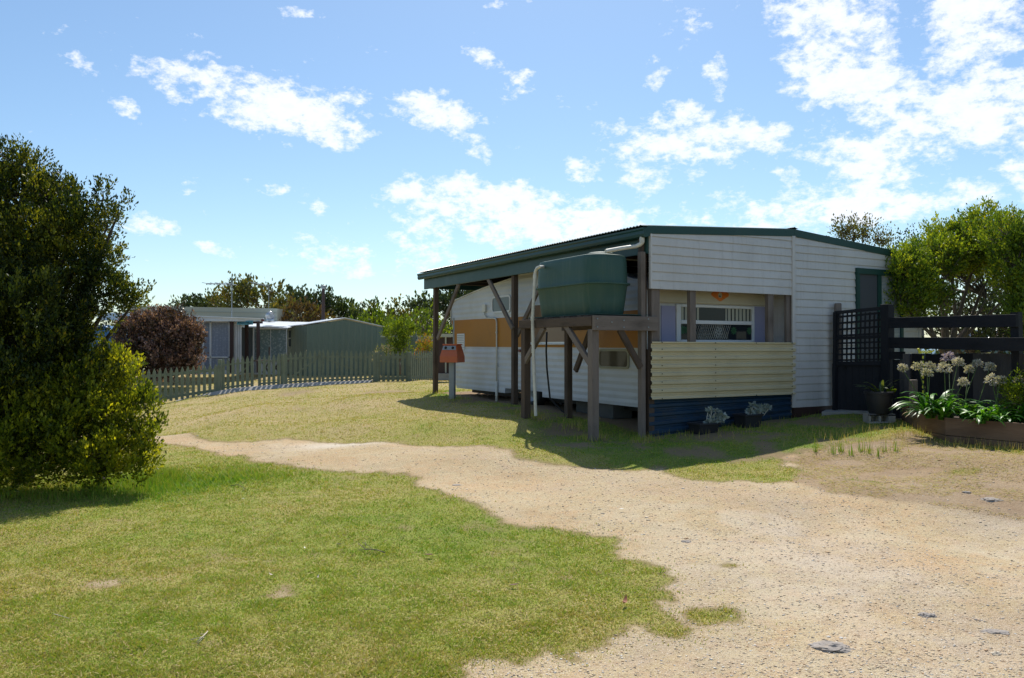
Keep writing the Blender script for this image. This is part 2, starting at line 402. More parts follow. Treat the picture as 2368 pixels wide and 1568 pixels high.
def m_ground():
    t = NT('ground_soil'); P = t.pos(); gm = t.attr('grass'); dry = t.attr('dry'); st = t.attr('straw')
    n1 = t.noise(P, .8, 5, .6); n2 = t.noise(P, 7, 5, .7); n3 = t.noise(P, 45, 4, .7); n4 = t.noise(P, 160, 2, .6)
    c = t.ramp(n1, [(.3, (.37, .275, .15)), (.5, (.435, .342, .20)), (.72, (.485, .395, .25))])
    c = t.mix(t.ramp(n2, [(.48, (0, 0, 0)), (.68, (.6, .6, .6))]), c, (.45, .29, .155))
    n5 = t.noise(P, .55, 4, .65, 1); s5 = t.n('ShaderNodeSeparateXYZ'); t.l(n5, s5.inputs[0])
    c = t.mix(t.ramp(t.math('MULTIPLY', s5.outputs[0], t.math('MULTIPLY_ADD', n2, .9, .55)), [(.46, (0, 0, 0)), (.66, (.75, .75, .75))]), c, (.46, .30, .155))
    c = t.mix(t.ramp(t.math('MULTIPLY', s5.outputs[1], t.math('MULTIPLY_ADD', n2, .9, .55)), [(.50, (0, 0, 0)), (.72, (.6, .6, .6))]), c, (.36, .31, .25))
    c = t.mix(t.ramp(n3, [(.36, (.75, .75, .75)), (.5, (0, 0, 0))]), c, (.30, .21, .13))
    c = t.mix(t.ramp(n4, [(.56, (0, 0, 0)), (.66, (.8, .8, .8))]), c, (.70, .62, .50))
    pale = t.ramp(t.attr('pale'), [(.2, (0, 0, 0)), (1., (.75, .75, .75))]); c = t.mix(pale, c, (.60, .545, .46))
    straw = t.mix(n3, (.17, .11, .07), (.36, .26, .165)); c = t.mix(t.math('MULTIPLY', st, t.math('MULTIPLY_ADD', n2, .9, .55), clamp=True), c, straw)
    c = t.mix(t.math('MINIMUM', t.math('ADD', t.attr('damp'), t.math('MULTIPLY', gm, 3.0)), .9), c, t.mix(n2, (.15, .10, .06), (.30, .21, .13)))  # soil darkened for painted shade, and browner where grass grows
    f = grasscol(t, P, dry); f = t.math('ADD', f, t.math('MULTIPLY_ADD', n3, .5, -.25), clamp=True)
    gc = t.ramp(f, [(0., (.46, .35, .19)), (.3, (.34, .30, .10)), (.55, (.24, .27, .055)), (1., (.11, .20, .03))])
    gc = t.mix(t.ramp(n3, [(.38, (.85, .85, .85)), (.5, (0, 0, 0))]), gc, (.085, .075, .03))
    c = t.mix(gm, c, gc)
    h = t.math('ADD', t.math('MULTIPLY', n3, .6), t.math('MULTIPLY', n2, .6))
    return t.fin(t.bsdf(c, .95, 0, h, .7, .03, .1))
M['ground'] = m_ground()
def m_peb():
    t = NT('pebbles'); r = t.attr('r')
    c = t.ramp(r, [(0., (.50, .38, .24)), (.35, (.60, .50, .36)), (.6, (.48, .28, .14)), (.76, (.80, .76, .68)), (.9, (.46, .41, .36)), (1., (.2, .16, .13))])
    return t.fin(t.bsdf(c, .85))
M['peb'] = m_peb()
M['rock'] = paint('rock_grey', (.34, .30, .265), .95, .35, 14, dirt=(.36, .29, .22), dscale=20, bstr=1)
M['leafdry'] = paint('dead_leaf', (.36, .13, .06), .7, .3, 20)
M['barkdry'] = paint('bark_chip', (.55, .47, .36), .8, .25, 20)

# ================================================================== GROUND
def pip(x, y, poly):
    inside = np.zeros(x.shape, bool); n = len(poly)
    for i in range(n):
        x1, y1 = poly[i]; x2, y2 = poly[(i+1) % n]
        if y1 == y2: continue
        c = ((y1 > y) != (y2 > y)) & (x < (x2-x1)*(y-y1)/(y2-y1)+x1)
        inside ^= c
    return inside
def polyw(pts):
    p = np.array(pts, float); X, Y, z = onground(p[:, 0], p[:, 1]); return list(zip(X, Y))
TRACK = polyw([(180,1009),(260,1008),(360,1006),(450,1004),(475,1012),(520,1021),(590,1019),(620,1015),(700,1020),(810,1024),(950,1028),(1050,1032),(1184,1040),(1214,1060),(1284,1067),(1339,1077),(1404,1084),(1454,1089),(1509,1087),(1545,1080),(1564,1100),(1624,1112),(1694,1112),(1774,1111),(1839,1110),(1849,1090),(1800,1072),(1784,1058),(1890,1040),(2030,1015),(2110,1000),(2200,1030),(2368,1048),(2800,1100),(3600,1400),(3900,2300),(900,2300),(960,1800),(1040,1568),(1065,1550),(1100,1518),(1184,1524),(1204,1535),(1249,1515),(1289,1487),(1334,1502),(1384,1480),(1449,1457),(1496,1452),(1480,1420),(1494,1395),(1556,1390),(1529,1365),(1534,1340),(1484,1315),(1459,1295),(1419,1275),(1379,1240),(1334,1230),(1279,1222),(1184,1203),(1075,1162),(1040,1150),(970,1125),(945,1110),(930,1100),(830,1098),(750,1090),(650,1075),(570,1060),(500,1046),(445,1032),(360,1026),(180,1026)])
STRAW = polyw([(1845,1112),(1784,1058),(1900,1035),(2100,992),(2200,1012),(2368,1040),(2700,1070),(2800,1330),(2368,1215),(2200,1190),(2020,1165),(1900,1150)])
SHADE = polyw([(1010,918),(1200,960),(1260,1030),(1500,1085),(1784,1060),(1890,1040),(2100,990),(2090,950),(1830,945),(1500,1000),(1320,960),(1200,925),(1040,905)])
def ell(x, y, px, py, rx, ry):
    c = gp(px, py); e = gp(px+rx, py); q = gp(px, py-ry); Rx = abs(e.x-c.x); Ry = abs(q.y-c.y)
    return np.exp(-(((x-c.x)/Rx)**2+((y-c.y)/Ry)**2)*1.1)
def masks(x, y):
    wx = x+(fbm(x*2.2, y*2.2, 3)-.5)*.35+(fbm(x*9, y*9, 5)-.5)*.22; wy = y+(fbm(x*2.2+40, y*2.2, 4)-.5)*.35+(fbm(x*9, y*9+30, 6)-.5)*.22
    dirt = pip(wx, wy, TRACK).astype(float)
    dirt[(y < 2.2) & (x > -.3)] = 1
    straw = np.zeros_like(x)
    w2x = x+(fbm(x*1.2, y*1.2, 13)-.5)*.9; w2y = y+(fbm(x*1.2+40, y*1.2, 14)-.5)*.9
    straw = pip(w2x, w2y, STRAW).astype(float)*(.45+.55*fbm(x*2, y*2, 15))
    patch = np.zeros_like(x)
    for e in ((1547,1450,44,26),(1640,1420,62,20),(1512,1430,20,14),(1690,1310,18,4),(2230,1090,60,10),(2000,1110,60,8)):
        patch = np.maximum(patch, ell(x, y, *e)*(.9 if e[1] > 1200 else .42))
    n = fbm(x*3, y*3, 21); n2 = fbm(x*10, y*10, 22, 3)
    gmask = 1-dirt
    gmask = np.maximum(gmask, (patch*1.35+(n2-.5)*1.2 > .5))
    bare = np.zeros_like(x)
    for e in ((655,1370,32,20),(232,1350,50,11),(685,908,42,6),(890,908,50,5),(1310,1340,20,5),(1170,1545,50,7)):
        bare = np.maximum(bare, ell(x, y, *e))
    gmask = np.where((bare*1.0+(n2-.5)*1.5 > .5), .12, gmask)
    gmask = np.where((fbm(x*1.3, y*1.3, 31)*.5+n2*.5 > .69), gmask*.45, gmask)
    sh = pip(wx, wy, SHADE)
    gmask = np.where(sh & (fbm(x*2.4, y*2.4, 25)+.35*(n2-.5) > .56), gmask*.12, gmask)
    # under the carport and building: bare
    a = (x-OX)*A[0]+(y-OY)*A[1]; b = (x-OX)*B[0]+(y-OY)*B[1]
    gmask = np.where((a > .15) & (b > .15) & (a < 7) & (b < 8.4), 0, gmask)
    dry = np.clip((y-9.5)/7, 0, 1)*.38 + np.clip((y-26)/5, 0, 1)*.25
    dry = dry - .75*ell(x, y, 430, 1125, 260, 40) - .4*ell(x, y, 1000, 1250, 420, 110) + .25*ell(x, y, 300, 1330, 330, 50)+.2*ell(x, y, 1350, 1420, 250, 80)
    dry = np.where(sh, dry-.55, dry)  # grass coloured darker green inside the building's shadow outline, to deepen the shade
    dry = dry - .9*ell(x, y, 1040, 905, 30, 10)
    damp = np.where(sh, .75, 0)+np.where((a > -.3) & (b > .1) & (a < 7) & (b < 8.6), .9, 0)+.3*np.clip(ell(x, y, 1950, 1010, 200, 22), 0, 1)  # shade of building and carport painted into the soil colour
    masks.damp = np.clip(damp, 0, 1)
    pale = 1.0*ell(x, y, 800, 1028, 150, 10)+.5*ell(x, y, 680, 908, 40, 7)+.6*ell(x, y, 2020, 1035, 60, 8)+.4*fbm(x*.7, y*.7, 41)*(n > .5)+.35*ell(x, y, 1900, 1300, 400, 130)
    return gmask, dry, straw*dirt, np.clip(pale, 0, 1)
def micro(x, y):
    near = np.clip(1.3-np.abs(y)/40, 0, 1)
    return ((fbm(x*.9, y*.9, 51)-.5)*.06+(fbm(x*5, y*5, 52)-.5)*.022+(fbm(x*15, y*15, 53, 3)-.5)*.012)*near
def zz(x, y): return gz(x, y)+micro(x, y)
rows = list(np.linspace(-8, 2, 30)); yv = 2.0
while yv < 420: yv *= (1.0055 if yv < 20 else 1.018 if yv < 60 else 1.06); rows.append(yv)
rows = np.array(rows); nu = 620
us = np.linspace(-1, 1, nu)
XX = us[None, :]*(3.5+.85*np.maximum(rows, 1.5))[:, None]; YY = np.repeat(rows[:, None], nu, 1)
xs, ys = XX.ravel(), YY.ravel()
gm, dryv, strv, palev = masks(xs, ys); shadev = masks.damp
def soft(v, k=2):
    v = v.reshape(len(rows), nu)
    for _ in range(k): v = np.pad(v, 1, mode='edge'); v = (v[:-2, 1:-1]+v[2:, 1:-1]+v[1:-1, :-2]+v[1:-1, 2:]+2*v[1:-1, 1:-1])/6
    return v.ravel()
gm = soft(gm, 3); shadev = soft(shadev, 4); strv = soft(strv, 4); palev = soft(palev, 4)
zs = zz(xs, ys)
zs = np.where(ys > 70, .6, zs)
nr = len(rows)
idx = np.arange(nr*nu).reshape(nr, nu)
Q = np.stack([idx[:-1, :-1], idx[:-1, 1:], idx[1:, 1:], idx[1:, :-1]], -1).reshape(-1, 4)
fg = gm[Q].mean(1) > .5
V = np.stack([xs, ys, zs], 1)
def subset(name, sel, kindlabel):
    q = Q[sel]; u, inv = np.unique(q, return_inverse=True); inv = inv.reshape(q.shape)
    o = npmesh(name, V[u], inv, M['ground'], attrs={'grass': gm[u], 'dry': dryv[u], 'straw': strv[u], 'pale': palev[u], 'damp': shadev[u]}, smooth=True)
    tag(o, kindlabel, None, None, 'structure'); return o
yq = ys[Q].mean(1); xq = xs[Q].mean(1)
intrack = pip(xq, yq, TRACK) & ~fg
intrack |= (yq < 2.2) & (xq > -.3)
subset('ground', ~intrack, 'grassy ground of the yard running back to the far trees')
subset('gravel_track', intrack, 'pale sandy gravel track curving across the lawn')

def blades(name, n, label, sampler, hmul=1.0, lean=.5, mat=None, wmul=1.0):
    x, y = sampler(n); jj = .02+.17*rng.random(n)**3; gmv, dr, sw, pl = masks(x+rng.normal(size=n)*jj, y+rng.normal(size=n)*jj)
    keep = gmv*(.35+1.2*fbm(x*7, y*7, 61, 3)) > rng.random(len(x))*.85+.1
    x, y, dr = x[keep], y[keep], dr[keep]; k = len(x)
    z = zz(x, y)-.004
    tall = ell(x, y, 440, 1110, 190, 22)*1.6+ell(x, y, 150, 1130, 350, 26)*1.4
    edge = .65+1.0*fbm(x*6, y*6, 62, 3)**2
    h = (.008+.016*rng.random(k)**1.5)*(1+tall*1.8)*edge*hmul*(1+np.clip(y-5, 0, 20)*.03)
    w = (.0022+.0016*rng.random(k)+.00055*np.clip(y-3, 0, 30))*wmul
    th = rng.random(k)*2*PI; ph = rng.random(k)*2*PI; ln = (.25+lean*rng.random(k)*2.6)*h
    dx, dy = np.cos(th)*w, np.sin(th)*w
    tx, ty = x+np.cos(ph)*ln, y+np.sin(ph)*ln
    P = np.empty((k, 3, 3), np.float32)
    P[:, 0] = np.stack([x-dx, y-dy, z], 1); P[:, 1] = np.stack([x+dx, y+dy, z], 1); P[:, 2] = np.stack([tx, ty, z+h], 1)
    r = np.repeat(rng.random(k), 3)
    o = npmesh(name, P.reshape(-1, 3), np.arange(k*3).reshape(-1, 3), mat or M['grass'], attrs={'r': r, 'dry': np.repeat(dr, 3)})
    return tag(o, label, None, None, 'stuff')
def samp_y(n, y0, y1, wide=.95, p=1.0):
    # y density ~ y^-p : more blades close to where the lawn is seen closest
    u = rng.random(n)
    y = y0*(y1/y0)**u if p == 1 else (y0**-1+u*(y1**-1-y0**-1))**-1
    x = (rng.random(n)*2-1)*(.72*y+.5)*wide; return x, y
blades('lawn_grass', 1150000, 'short patchy green and straw coloured lawn grass', lambda n: samp_y(n, 2.9, 34, .95, 2))
# longer grass at tree and posts
def samp_at(pts, rad):
    def f(n):
        i = rng.integers(0, len(pts), n); P = np.array(pts)[i]; a = rng.random(n)*2*PI; r = rad*np.sqrt(rng.random(n))
        return P[:, 0]+np.cos(a)*r*1.6, P[:, 1]+np.sin(a)*r
    return f
# dry straw litter on the right
def straw():
    n = 120000; x = rng.random(n)*9+1.0; y = rng.random(n)*7+5.5
    g_, d_, s_, p_ = masks(x, y); keep = (s_*(fbm(x*3, y*3, 71) > .42)*1.3 > rng.random(n)); x, y = x[keep], y[keep]; k = len(x)
    z = zz(x, y)+.003; L = .02+.06*rng.random(k); th = rng.random(k)*2*PI; w = .0018+.0012*rng.random(k)
    up = L*(.05+.45*rng.random(k)**3)
    P = np.empty((k, 3, 3), np.float32)
    P[:, 0] = np.stack([x-np.sin(th)*w, y+np.cos(th)*w, z], 1); P[:, 1] = np.stack([x+np.sin(th)*w, y-np.cos(th)*w, z+.002], 1)
    P[:, 2] = np.stack([x+np.cos(th)*L, y+np.sin(th)*L, z+up], 1)
    o = npmesh('dry_grass', P.reshape(-1, 3), np.arange(k*3).reshape(-1, 3), M['grass'], attrs={'r': np.repeat(rng.random(k), 3), 'dry': np.full(k*3, 1.6)})
    tag(o, 'dead straw coloured grass litter lying by the planter', None, None, 'stuff')
straw()
def litter():
    n = 13000; x, y = samp_y(n, 2.9, 14, .95, 2); g_, d_, s_, p_ = masks(x, y); keep = (g_ > .5) & (fbm(x*2.5, y*2.5, 77) > .45); x, y = x[keep], y[keep]; k = len(x)
    z = zz(x, y)+.012; L = (.012+.03*rng.random(k))*(1+.05*y); th = rng.random(k)*2*PI; w = .0012+.0009*rng.random(k)+.0002*y; up = L*.5*rng.random(k)**2
    P = np.empty((k, 3, 3), np.float32)
    P[:, 0] = np.stack([x-np.sin(th)*w, y+np.cos(th)*w, z], 1); P[:, 1] = np.stack([x+np.sin(th)*w, y-np.cos(th)*w, z+.001], 1)
    P[:, 2] = np.stack([x+np.cos(th)*L, y+np.sin(th)*L, z+up], 1)
    o = npmesh('grass_clippings', P.reshape(-1, 3), np.arange(k*3).reshape(-1, 3), M['grass'], attrs={'r': np.repeat(rng.random(k)*.3, 3), 'dry': np.full(k*3, 2.0)})
    tag(o, 'pale dead stalks scattered through the near lawn', None, None, 'stuff')
litter()
def pebbles():
    n = 280000; x, y = samp_y(n, 2.9, 15, 1.0, 2); g_, d_, s_, p_ = masks(x, y)
    keep = (g_ < .5) & (rng.random(n) < (.25+.95*fbm(x*1.1, y*1.1, 81)**1.5)) & pip(x, y, TRACK); x, y = x[keep], y[keep]; k = len(x)
    s = (.0018+.0062*rng.random(k)**5)*(1+.12*np.clip(y-3, 0, 9)); z = zz(x, y)+s*.15
    big = rng.random(k) < .006; s[big] *= 2.2
    oc = np.array([(1,0,0),(0,1,0),(-1,0,0),(0,-1,0),(0,0,.28),(0,0,-.5)], float)
    P = oc[None]*s[:, None, None]*(.6+.8*rng.random((k, 6, 3)))
    th = rng.random(k)*2*PI; c, sn = np.cos(th)[:, None], np.sin(th)[:, None]
    X = P[:, :, 0]*c-P[:, :, 1]*sn; Y = P[:, :, 0]*sn+P[:, :, 1]*c
    P = np.stack([X+x[:, None], Y+y[:, None], P[:, :, 2]+z[:, None]], -1)
    f = np.array([(0,1,4),(1,2,4),(2,3,4),(3,0,4),(1,0,5),(2,1,5),(3,2,5),(0,3,5)])
    Fc = (np.arange(k)[:, None, None]*6+f[None]).reshape(-1, 3)
    o = npmesh('gravel', P.reshape(-1, 3), Fc, M['peb'], attrs={'r': np.repeat(rng.random(k), 6)})
    tag(o, 'fine mixed tan and grey gravel over the sandy track', None, None, 'stuff')
pebbles()

# ================================================================== TREES
def nrm(v): return v/np.maximum(np.linalg.norm(v, axis=-1, keepdims=True), 1e-9)
def leafcloud(C, D, per, spread, size, aspect=.38, up=.35, jit=.75):
    """C sprig centres, D sprig axes -> leaf quads"""
    n = len(C); k = n*per
    c = np.repeat(C, per, 0); d = np.repeat(D, per, 0)
    t = rng.random((k, 1)); off = d*(t-.3)*spread*2.5+rng.normal(size=(k, 3))*spread*.22
    base = c+off
    ld = nrm(d*.95+rng.normal(size=(k, 3))*jit*.72+np.array([0, 0, up*1.3]))
    sd = nrm(np.cross(ld, rng.normal(size=(k, 3)))); s = size*(.6+.8*rng.random((k, 1)))
    w = s*aspect
    P = np.stack([base, base+ld*s*.5+sd*w*.5, base+ld*s, base+ld*s*.5-sd*w*.5], 1)
    rs = np.repeat(rng.random(n), per)*.78+rng.random(k)*.22
    return P.reshape(-1, 3), np.repeat(rs, 4)
def clumps(blobs, per_area, csize, fill=.12):
    """blobs (c, (rx,ry,rz)) -> clump centres/axes/radii on blob shells"""
    out = []
    for bi, (c, r) in enumerate(blobs):
        c = np.array(c, float); r = np.array(r, float)
        area = 4*PI*((r[0]*r[1])**1.6/3+(r[0]*r[2])**1.6/3+(r[1]*r[2])**1.6/3)**(1/1.6)
        n = max(4, int(area*per_area)); d = nrm(rng.normal(size=(n, 3)))
        rad = 1-np.abs(rng.normal(size=(n, 1)))*.16; sp_ = rng.random((n, 1)) < .16; rad = np.where(sp_, 1+rng.random((n, 1))*min(.32, .2/r.mean()) , rad)
        ii = rng.random((n, 1)) < fill; rad = np.where(ii, rng.random((n, 1))*.8, rad)
        p = c+d*r*rad; ax = nrm(d/r*r.mean()+np.array([0, 0, .35]))
        for bj, (b2, r2) in enumerate(blobs):
            if bj != bi:
                q = (p-np.array(b2))/np.array(r2); inside = (q**2).sum(1) < .45
                keep = ~inside | (rng.random(len(p)) < .25)
                p, ax = p[keep], ax[keep]
        out.append((p, ax))
    P = np.concatenate([o[0] for o in out]); AX = np.concatenate([o[1] for o in out])
    R = csize*(.6+.8*rng.random(len(P))); return P, AX, R
def twigs(P0, P1, r0, r1, sides=3):
    d = nrm(P1-P0); a = nrm(np.cross(d, np.array([.3, .5, .8]))); b = np.cross(d, a); n = len(P0); V = []
    mid = (P0+P1)/2+rng.normal(size=P0.shape)*.07*np.linalg.norm(P1-P0, axis=1, keepdims=True)
    for p, r in ((P0, r0), (mid, (r0+r1)/2), (P1, r1)):
        for k in range(sides):
            t = 2*PI*k/sides; V.append(p+(a*math.cos(t)+b*math.sin(t))*r)
    V = np.stack(V, 1)
    f = []
    for s in range(2):
        for k in range(sides):
            f.append((s*sides+k, s*sides+(k+1) % sides, (s+1)*sides+(k+1) % sides, (s+1)*sides+k))
    f = np.array(f); return V.reshape(-1, 3), (np.arange(n)[:, None, None]*V.shape[1]+f[None]).reshape(-1, 4)
def tree(name, label, cat, base, blobs, mat, barkmat, lsize=.035, cl=9, csize=.2, sprigs=10, per=7, trunk_r=.1, group=None, twig=True, fill=.12,
         limbs=None, spread=.06, aspect=.38, twr=.006, keepz=None, twfrac=.5, core=None):
    base = Vector(base); root = thing(name, label, cat, base, group)
    P, AX, R = clumps(blobs, cl, csize, fill)
    if keepz is not None:
        k = P[:, 2] > keepz; P, AX, R = P[k], AX[k], R[k]
    # sprigs on outer side of each clump
    n = len(P); d = nrm(rng.normal(size=(n, sprigs, 3))+AX[:, None]*.9)
    S = P[:, None]+d*R[:, None, None]*(.55+.5*rng.random((n, sprigs, 1)))
    D = nrm(d*.8+AX[:, None]*.5+np.array([0, 0, .8])); S = S.reshape(-1, 3); D = D.reshape(-1, 3)
    if keepz is not None: k = S[:, 2] > keepz; S, D = S[k], D[k]
    LV, LR = leafcloud(S, D, per, spread, lsize, aspect)
    npmesh('crown', LV, np.arange(len(LV)).reshape(-1, 4), mat, root, {'r': LR})
    # trunk + limbs
    mb = MB(); bc = [Vector(c) for c, r in blobs]
    fork = base+Vector((0, 0, max(.15, min(b.z for b in bc)-base.z)*.45))
    mb.tube([base-Vector((0, 0, .1)), base+(fork-base)*.5+Vector((.02, .03, 0)), fork], [trunk_r*1.25, trunk_r, trunk_r*.8], 8)
    ends = []
    for i, b in enumerate(bc if limbs is None else [Vector(l) for l in limbs]):
        m1 = fork.lerp(b, .35)+Vector((random.uniform(-.1, .1), random.uniform(-.1, .1), .05))*(b-fork).length*.5
        m2 = fork.lerp(b, .7)+Vector((random.uniform(-.1, .1), random.uniform(-.1, .1), .08))*(b-fork).length*.4
        mb.tube([fork, m1, m2, b], [trunk_r*.5, trunk_r*.34, trunk_r*.22, trunk_r*.09], 6); ends += [m1, m2, b, fork.lerp(m1, .6)]
    mb.build('trunk', barkmat, root, True)
    if twig:
        E = np.array([tuple(e) for e in ends]); k = rng.random(len(P)) < twfrac; T = P[k]
        # two-stage: hub points
        H = T+(E[np.argmin(((T[:, None]-E[None])**2).sum(2), 1)]-T)*(.35+.3*rng.random((len(T), 1)))
        Ei = E[np.argmin(((H[:, None]-E[None])**2).sum(2), 1)]
        V1, F1 = twigs(Ei, H, twr*1.7, twr); V2, F2 = twigs(H, T, twr, twr*.4)
        si = rng.integers(0, len(S), min(len(S), 2500)); ci = si//sprigs if keepz is None else None
        VV = [V1, V2]; FF = [F1, F2+len(V1)]
        if ci is not None:
            V3, F3 = twigs(P[ci], S[si], twr*.4, twr*.2); VV.append(V3); FF.append(F3+len(V1)+len(V2))
        npmesh('branches', np.concatenate(VV), np.concatenate(FF), barkmat, root)
    return root
def bl(px, py, Y, rx, rz=None, ry=None):
    c = atY(px, py, Y); s = Y/F; return ((c.x, c.y, c.z), (rx*s, (ry or rx)*s, (rz or rx)*s))

# big tree on the left
tree('coastal_tree', 'large dark green coastal tree filling the left edge of the lawn', 'tree', (-5.7, 9.1, -.05),
     [bl(-40, 520, 9.3, 165, 165), bl(90, 580, 9.2, 125, 140), bl(15, 450, 9.3, 85, 82), bl(172, 545, 9.1, 58, 70), bl(232, 592, 9.1, 30, 42), bl(275, 490, 9.1, 14, 20), bl(238, 462, 9.2, 10, 24), bl(250, 520, 9.1, 20, 18),
      bl(215, 640, 9.0, 48, 36), bl(282, 672, 9.0, 28, 20), bl(318, 690, 9.0, 8, 16), bl(255, 700, 9.0, 40, 14), bl(95, 730, 8.8, 105, 90), bl(10, 780, 8.6, 150, 150), bl(-60, 900, 8.6, 190, 190), bl(100, 900, 8.7, 140, 150), bl(-160, 600, 9.6, 170, 230), bl(-360, 560, 9.3, 220, 240),
      bl(120, 450, 9.2, 40, 36), bl(60, 388, 9.2, 14, 12), bl(-20, 365, 9.3, 44, 20)],
     M['lf_tree'], M['bark_dk'], .040, 46, .115, 9, 12, .1, twfrac=.4, fill=.35, spread=.065, keepz=0.1, twr=.006, aspect=.45)
tree('spreading_bush', 'low yellow-green bush spreading from the foot of the big left tree', 'bush', (-4.75, 9.0, -.03),
     [bl(235, 895, 8.9, 50, 60), bl(290, 940, 8.7, 46, 54), bl(190, 950, 8.7, 95, 110), bl(318, 848, 8.9, 8, 22), bl(270, 850, 8.9, 22, 22), bl(342, 950, 8.6, 12, 30), bl(318, 990, 8.6, 36, 38), bl(330, 1052, 8.5, 26, 20), bl(120, 1010, 8.4, 110, 85),
      bl(250, 1050, 8.5, 80, 45), bl(20, 1000, 8.3, 130, 115), bl(215, 830, 9.0, 16, 18), bl(340, 1010, 8.5, 14, 16), bl(290, 1085, 8.5, 40, 12)],
     M['lf_bush'], M['bark_dk'], .043, 56, .10, 8, 9, .05, twfrac=.6, fill=.25, spread=.06, keepz=.08, twr=.004, aspect=.45)
# red photinia hedge behind the picket fence
def hedge_blobs():
    out = []
    for px, py, rx, rz in ((315, 800, 46, 58), (372, 785, 54, 54), (410, 795, 40, 58), (335, 765, 44, 36), (385, 760, 46, 30), (290, 805, 30, 44), (428, 770, 24, 34), (365, 830, 68, 40), (418, 835, 30, 32), (440, 800, 18, 44)):
        out.append(bl(px, py, 26.5, rx, rz, rx*.8))
    return out
tree('red_leaf_bush', 'rounded dark bush with red-brown young leaves behind the picket fence', 'bush', (-12.3, 26.5, .2), hedge_blobs(), M['lf_red'], M['bark_dk'], .075, 24, .14, 10, 8, .1, twfrac=.3, spread=.11, aspect=.55, fill=.12, twr=.008)
# tree on the right
tree('tea_tree', 'bright green spreading tree with bare grey limbs behind the black rail fence', 'tree', (8.15, 14.6, .5),
     [bl(2090, 622, 14.0, 38, 38), bl(2110, 650, 14.0, 42, 60), bl(2150, 600, 14.4, 60, 40), bl(2210, 580, 14.6, 70, 36), bl(2265, 560, 14.6, 50, 40), bl(2150, 690, 14.2, 32, 40),
      bl(2082, 690, 13.9, 22, 18), bl(2118, 715, 14.0, 26, 26), bl(2240, 600, 15.2, 90, 30), bl(2300, 568, 14.6, 42, 34), bl(2200, 548, 14.8, 30, 20), bl(2162, 540, 14.6, 12, 20), bl(2262, 508, 14.8, 26, 26), bl(2232, 520, 14.8, 10, 22), bl(2320, 515, 14.7, 30, 20), bl(2098, 585, 14.2, 14, 16), bl(2060, 612, 13.9, 20, 16)],
     M['lf_right'], M['bark'], .052, 44, .12, 9, 8, .11, twfrac=1.0, fill=.12, spread=.075, twr=.009, aspect=.45,
     limbs=[atY(2110, 650, 14), atY(2150, 610, 14.4), atY(2210, 590, 14.6), atY(2265, 580, 14.6), atY(2300, 620, 14.6), atY(2330, 680, 14.8), atY(2085, 690, 13.9), atY(2180, 650, 14.2), atY(2280, 690, 15), atY(2240, 640, 14.6)])
tree('tea_tree', 'tall bright green tree cut by the right edge of the photo', 'tree', (10.0, 13.6, .5),
     [bl(2330, 548, 13.6, 46, 40), bl(2400, 590, 13.6, 70, 66), bl(2350, 610, 13.4, 40, 50), bl(2385, 690, 13.2, 42, 60), bl(2460, 700, 13.4, 90, 130), bl(2362, 745, 13.0, 18, 28), bl(2430, 800, 13.3, 50, 60)],
     M['lf_right'], M['bark'], .052, 44, .12, 9, 8, .1, twfrac=.8, fill=.15, spread=.075, twr=.008, aspect=.45)
tree('leafy_shrub', 'small yellow-green shrub at the right end of the planter', 'shrub', (6.45, 9.9, .6),
     [bl(2362, 915, 9.9, 26, 34), bl(2385, 900, 9.9, 26, 30), bl(2350, 905, 9.9, 10, 26)], M['lf_lime'], M['bark'], .04, 60, .08, 10, 7, .015, fill=.2, spread=.05, twr=.003, keepz=.6)
# far trees
def far(label, Y, blobs, mat, name='tree', lsize=.19, cl=3.6, csize=.42, **kw):
    bs = [bl(b[0], b[1]+(14 if Y > 30 else 4), Y, b[2]*.9, b[3]*.82) for b in blobs]; b0 = bs[0][0]
    zb = .45
    kw.setdefault('twfrac', .8); kw.setdefault('sprigs', 9); kw.setdefault('per', 7)
    tree(name, label, 'shrub' if 'shrub' in name else 'tree', (b0[0], b0[1], zb), bs, mat, M['bark'], lsize, cl, csize, trunk_r=.11, group='trees and shrubs beyond the cabins', spread=.22, twr=.022, aspect=.5, **kw)
far('dull green tree low behind the flat beige roof, furthest left', 44, [(440, 702, 28, 18), (425, 710, 22, 20), (466, 706, 22, 16)], M['lf_far_dk'])
far('second dull green tree behind the flat beige roof', 44, [(478, 702, 24, 20), (500, 712, 20, 24)], M['lf_far_dk'])
far('tallest orange-green tree behind the nearer television aerial', 42, [(572, 680, 30, 26), (548, 700, 30, 26), (598, 690, 36, 30), (620, 700, 30, 24), (515, 700, 22, 26), (526, 680, 14, 14), (632, 672, 10, 14), (544, 660, 8, 14), (575, 656, 12, 8)], M['lf_orange'], fill=.3, cl=1.9, csize=.42)
far('dark bushy tree left of the flue pipe', 41, [(698, 700, 26, 22), (685, 690, 20, 16), (725, 692, 14, 18)], M['lf_far_dk'])
far('dark tree right behind the flue pipe', 41, [(755, 698, 20, 20), (762, 705, 14, 26), (735, 705, 24, 20)], M['lf_far_dk'])
far('sparse orange-green tree between the beige roof and the dark trees', 40, [(655, 712, 26, 22), (672, 700, 16, 22), (640, 720, 20, 18)], M['lf_orange'], fill=.3)
far('rusty red-brown shrub beside the roof ventilator', 38, [(690, 730, 44, 20), (660, 735, 26, 20), (725, 732, 22, 18)], M['lf_rust'], name='shrub')
far('slender grey-green tree just right of the flue pipe', 41, [(795, 706, 10, 20), (798, 722, 22, 20), (782, 728, 16, 16), (812, 728, 14, 16)], M['lf_far'], fill=.3)
far('mid green tree above the shed roof', 40, [(845, 718, 22, 16), (862, 722, 22, 16), (835, 732, 20, 18), (850, 745, 40, 16)], M['lf_far'])
far('bright green shrub showing over the right slope of the shed roof', 37, [(868, 745, 24, 16), (845, 752, 20, 14), (890, 740, 16, 12)], M['lf_lime'], name='shrub')
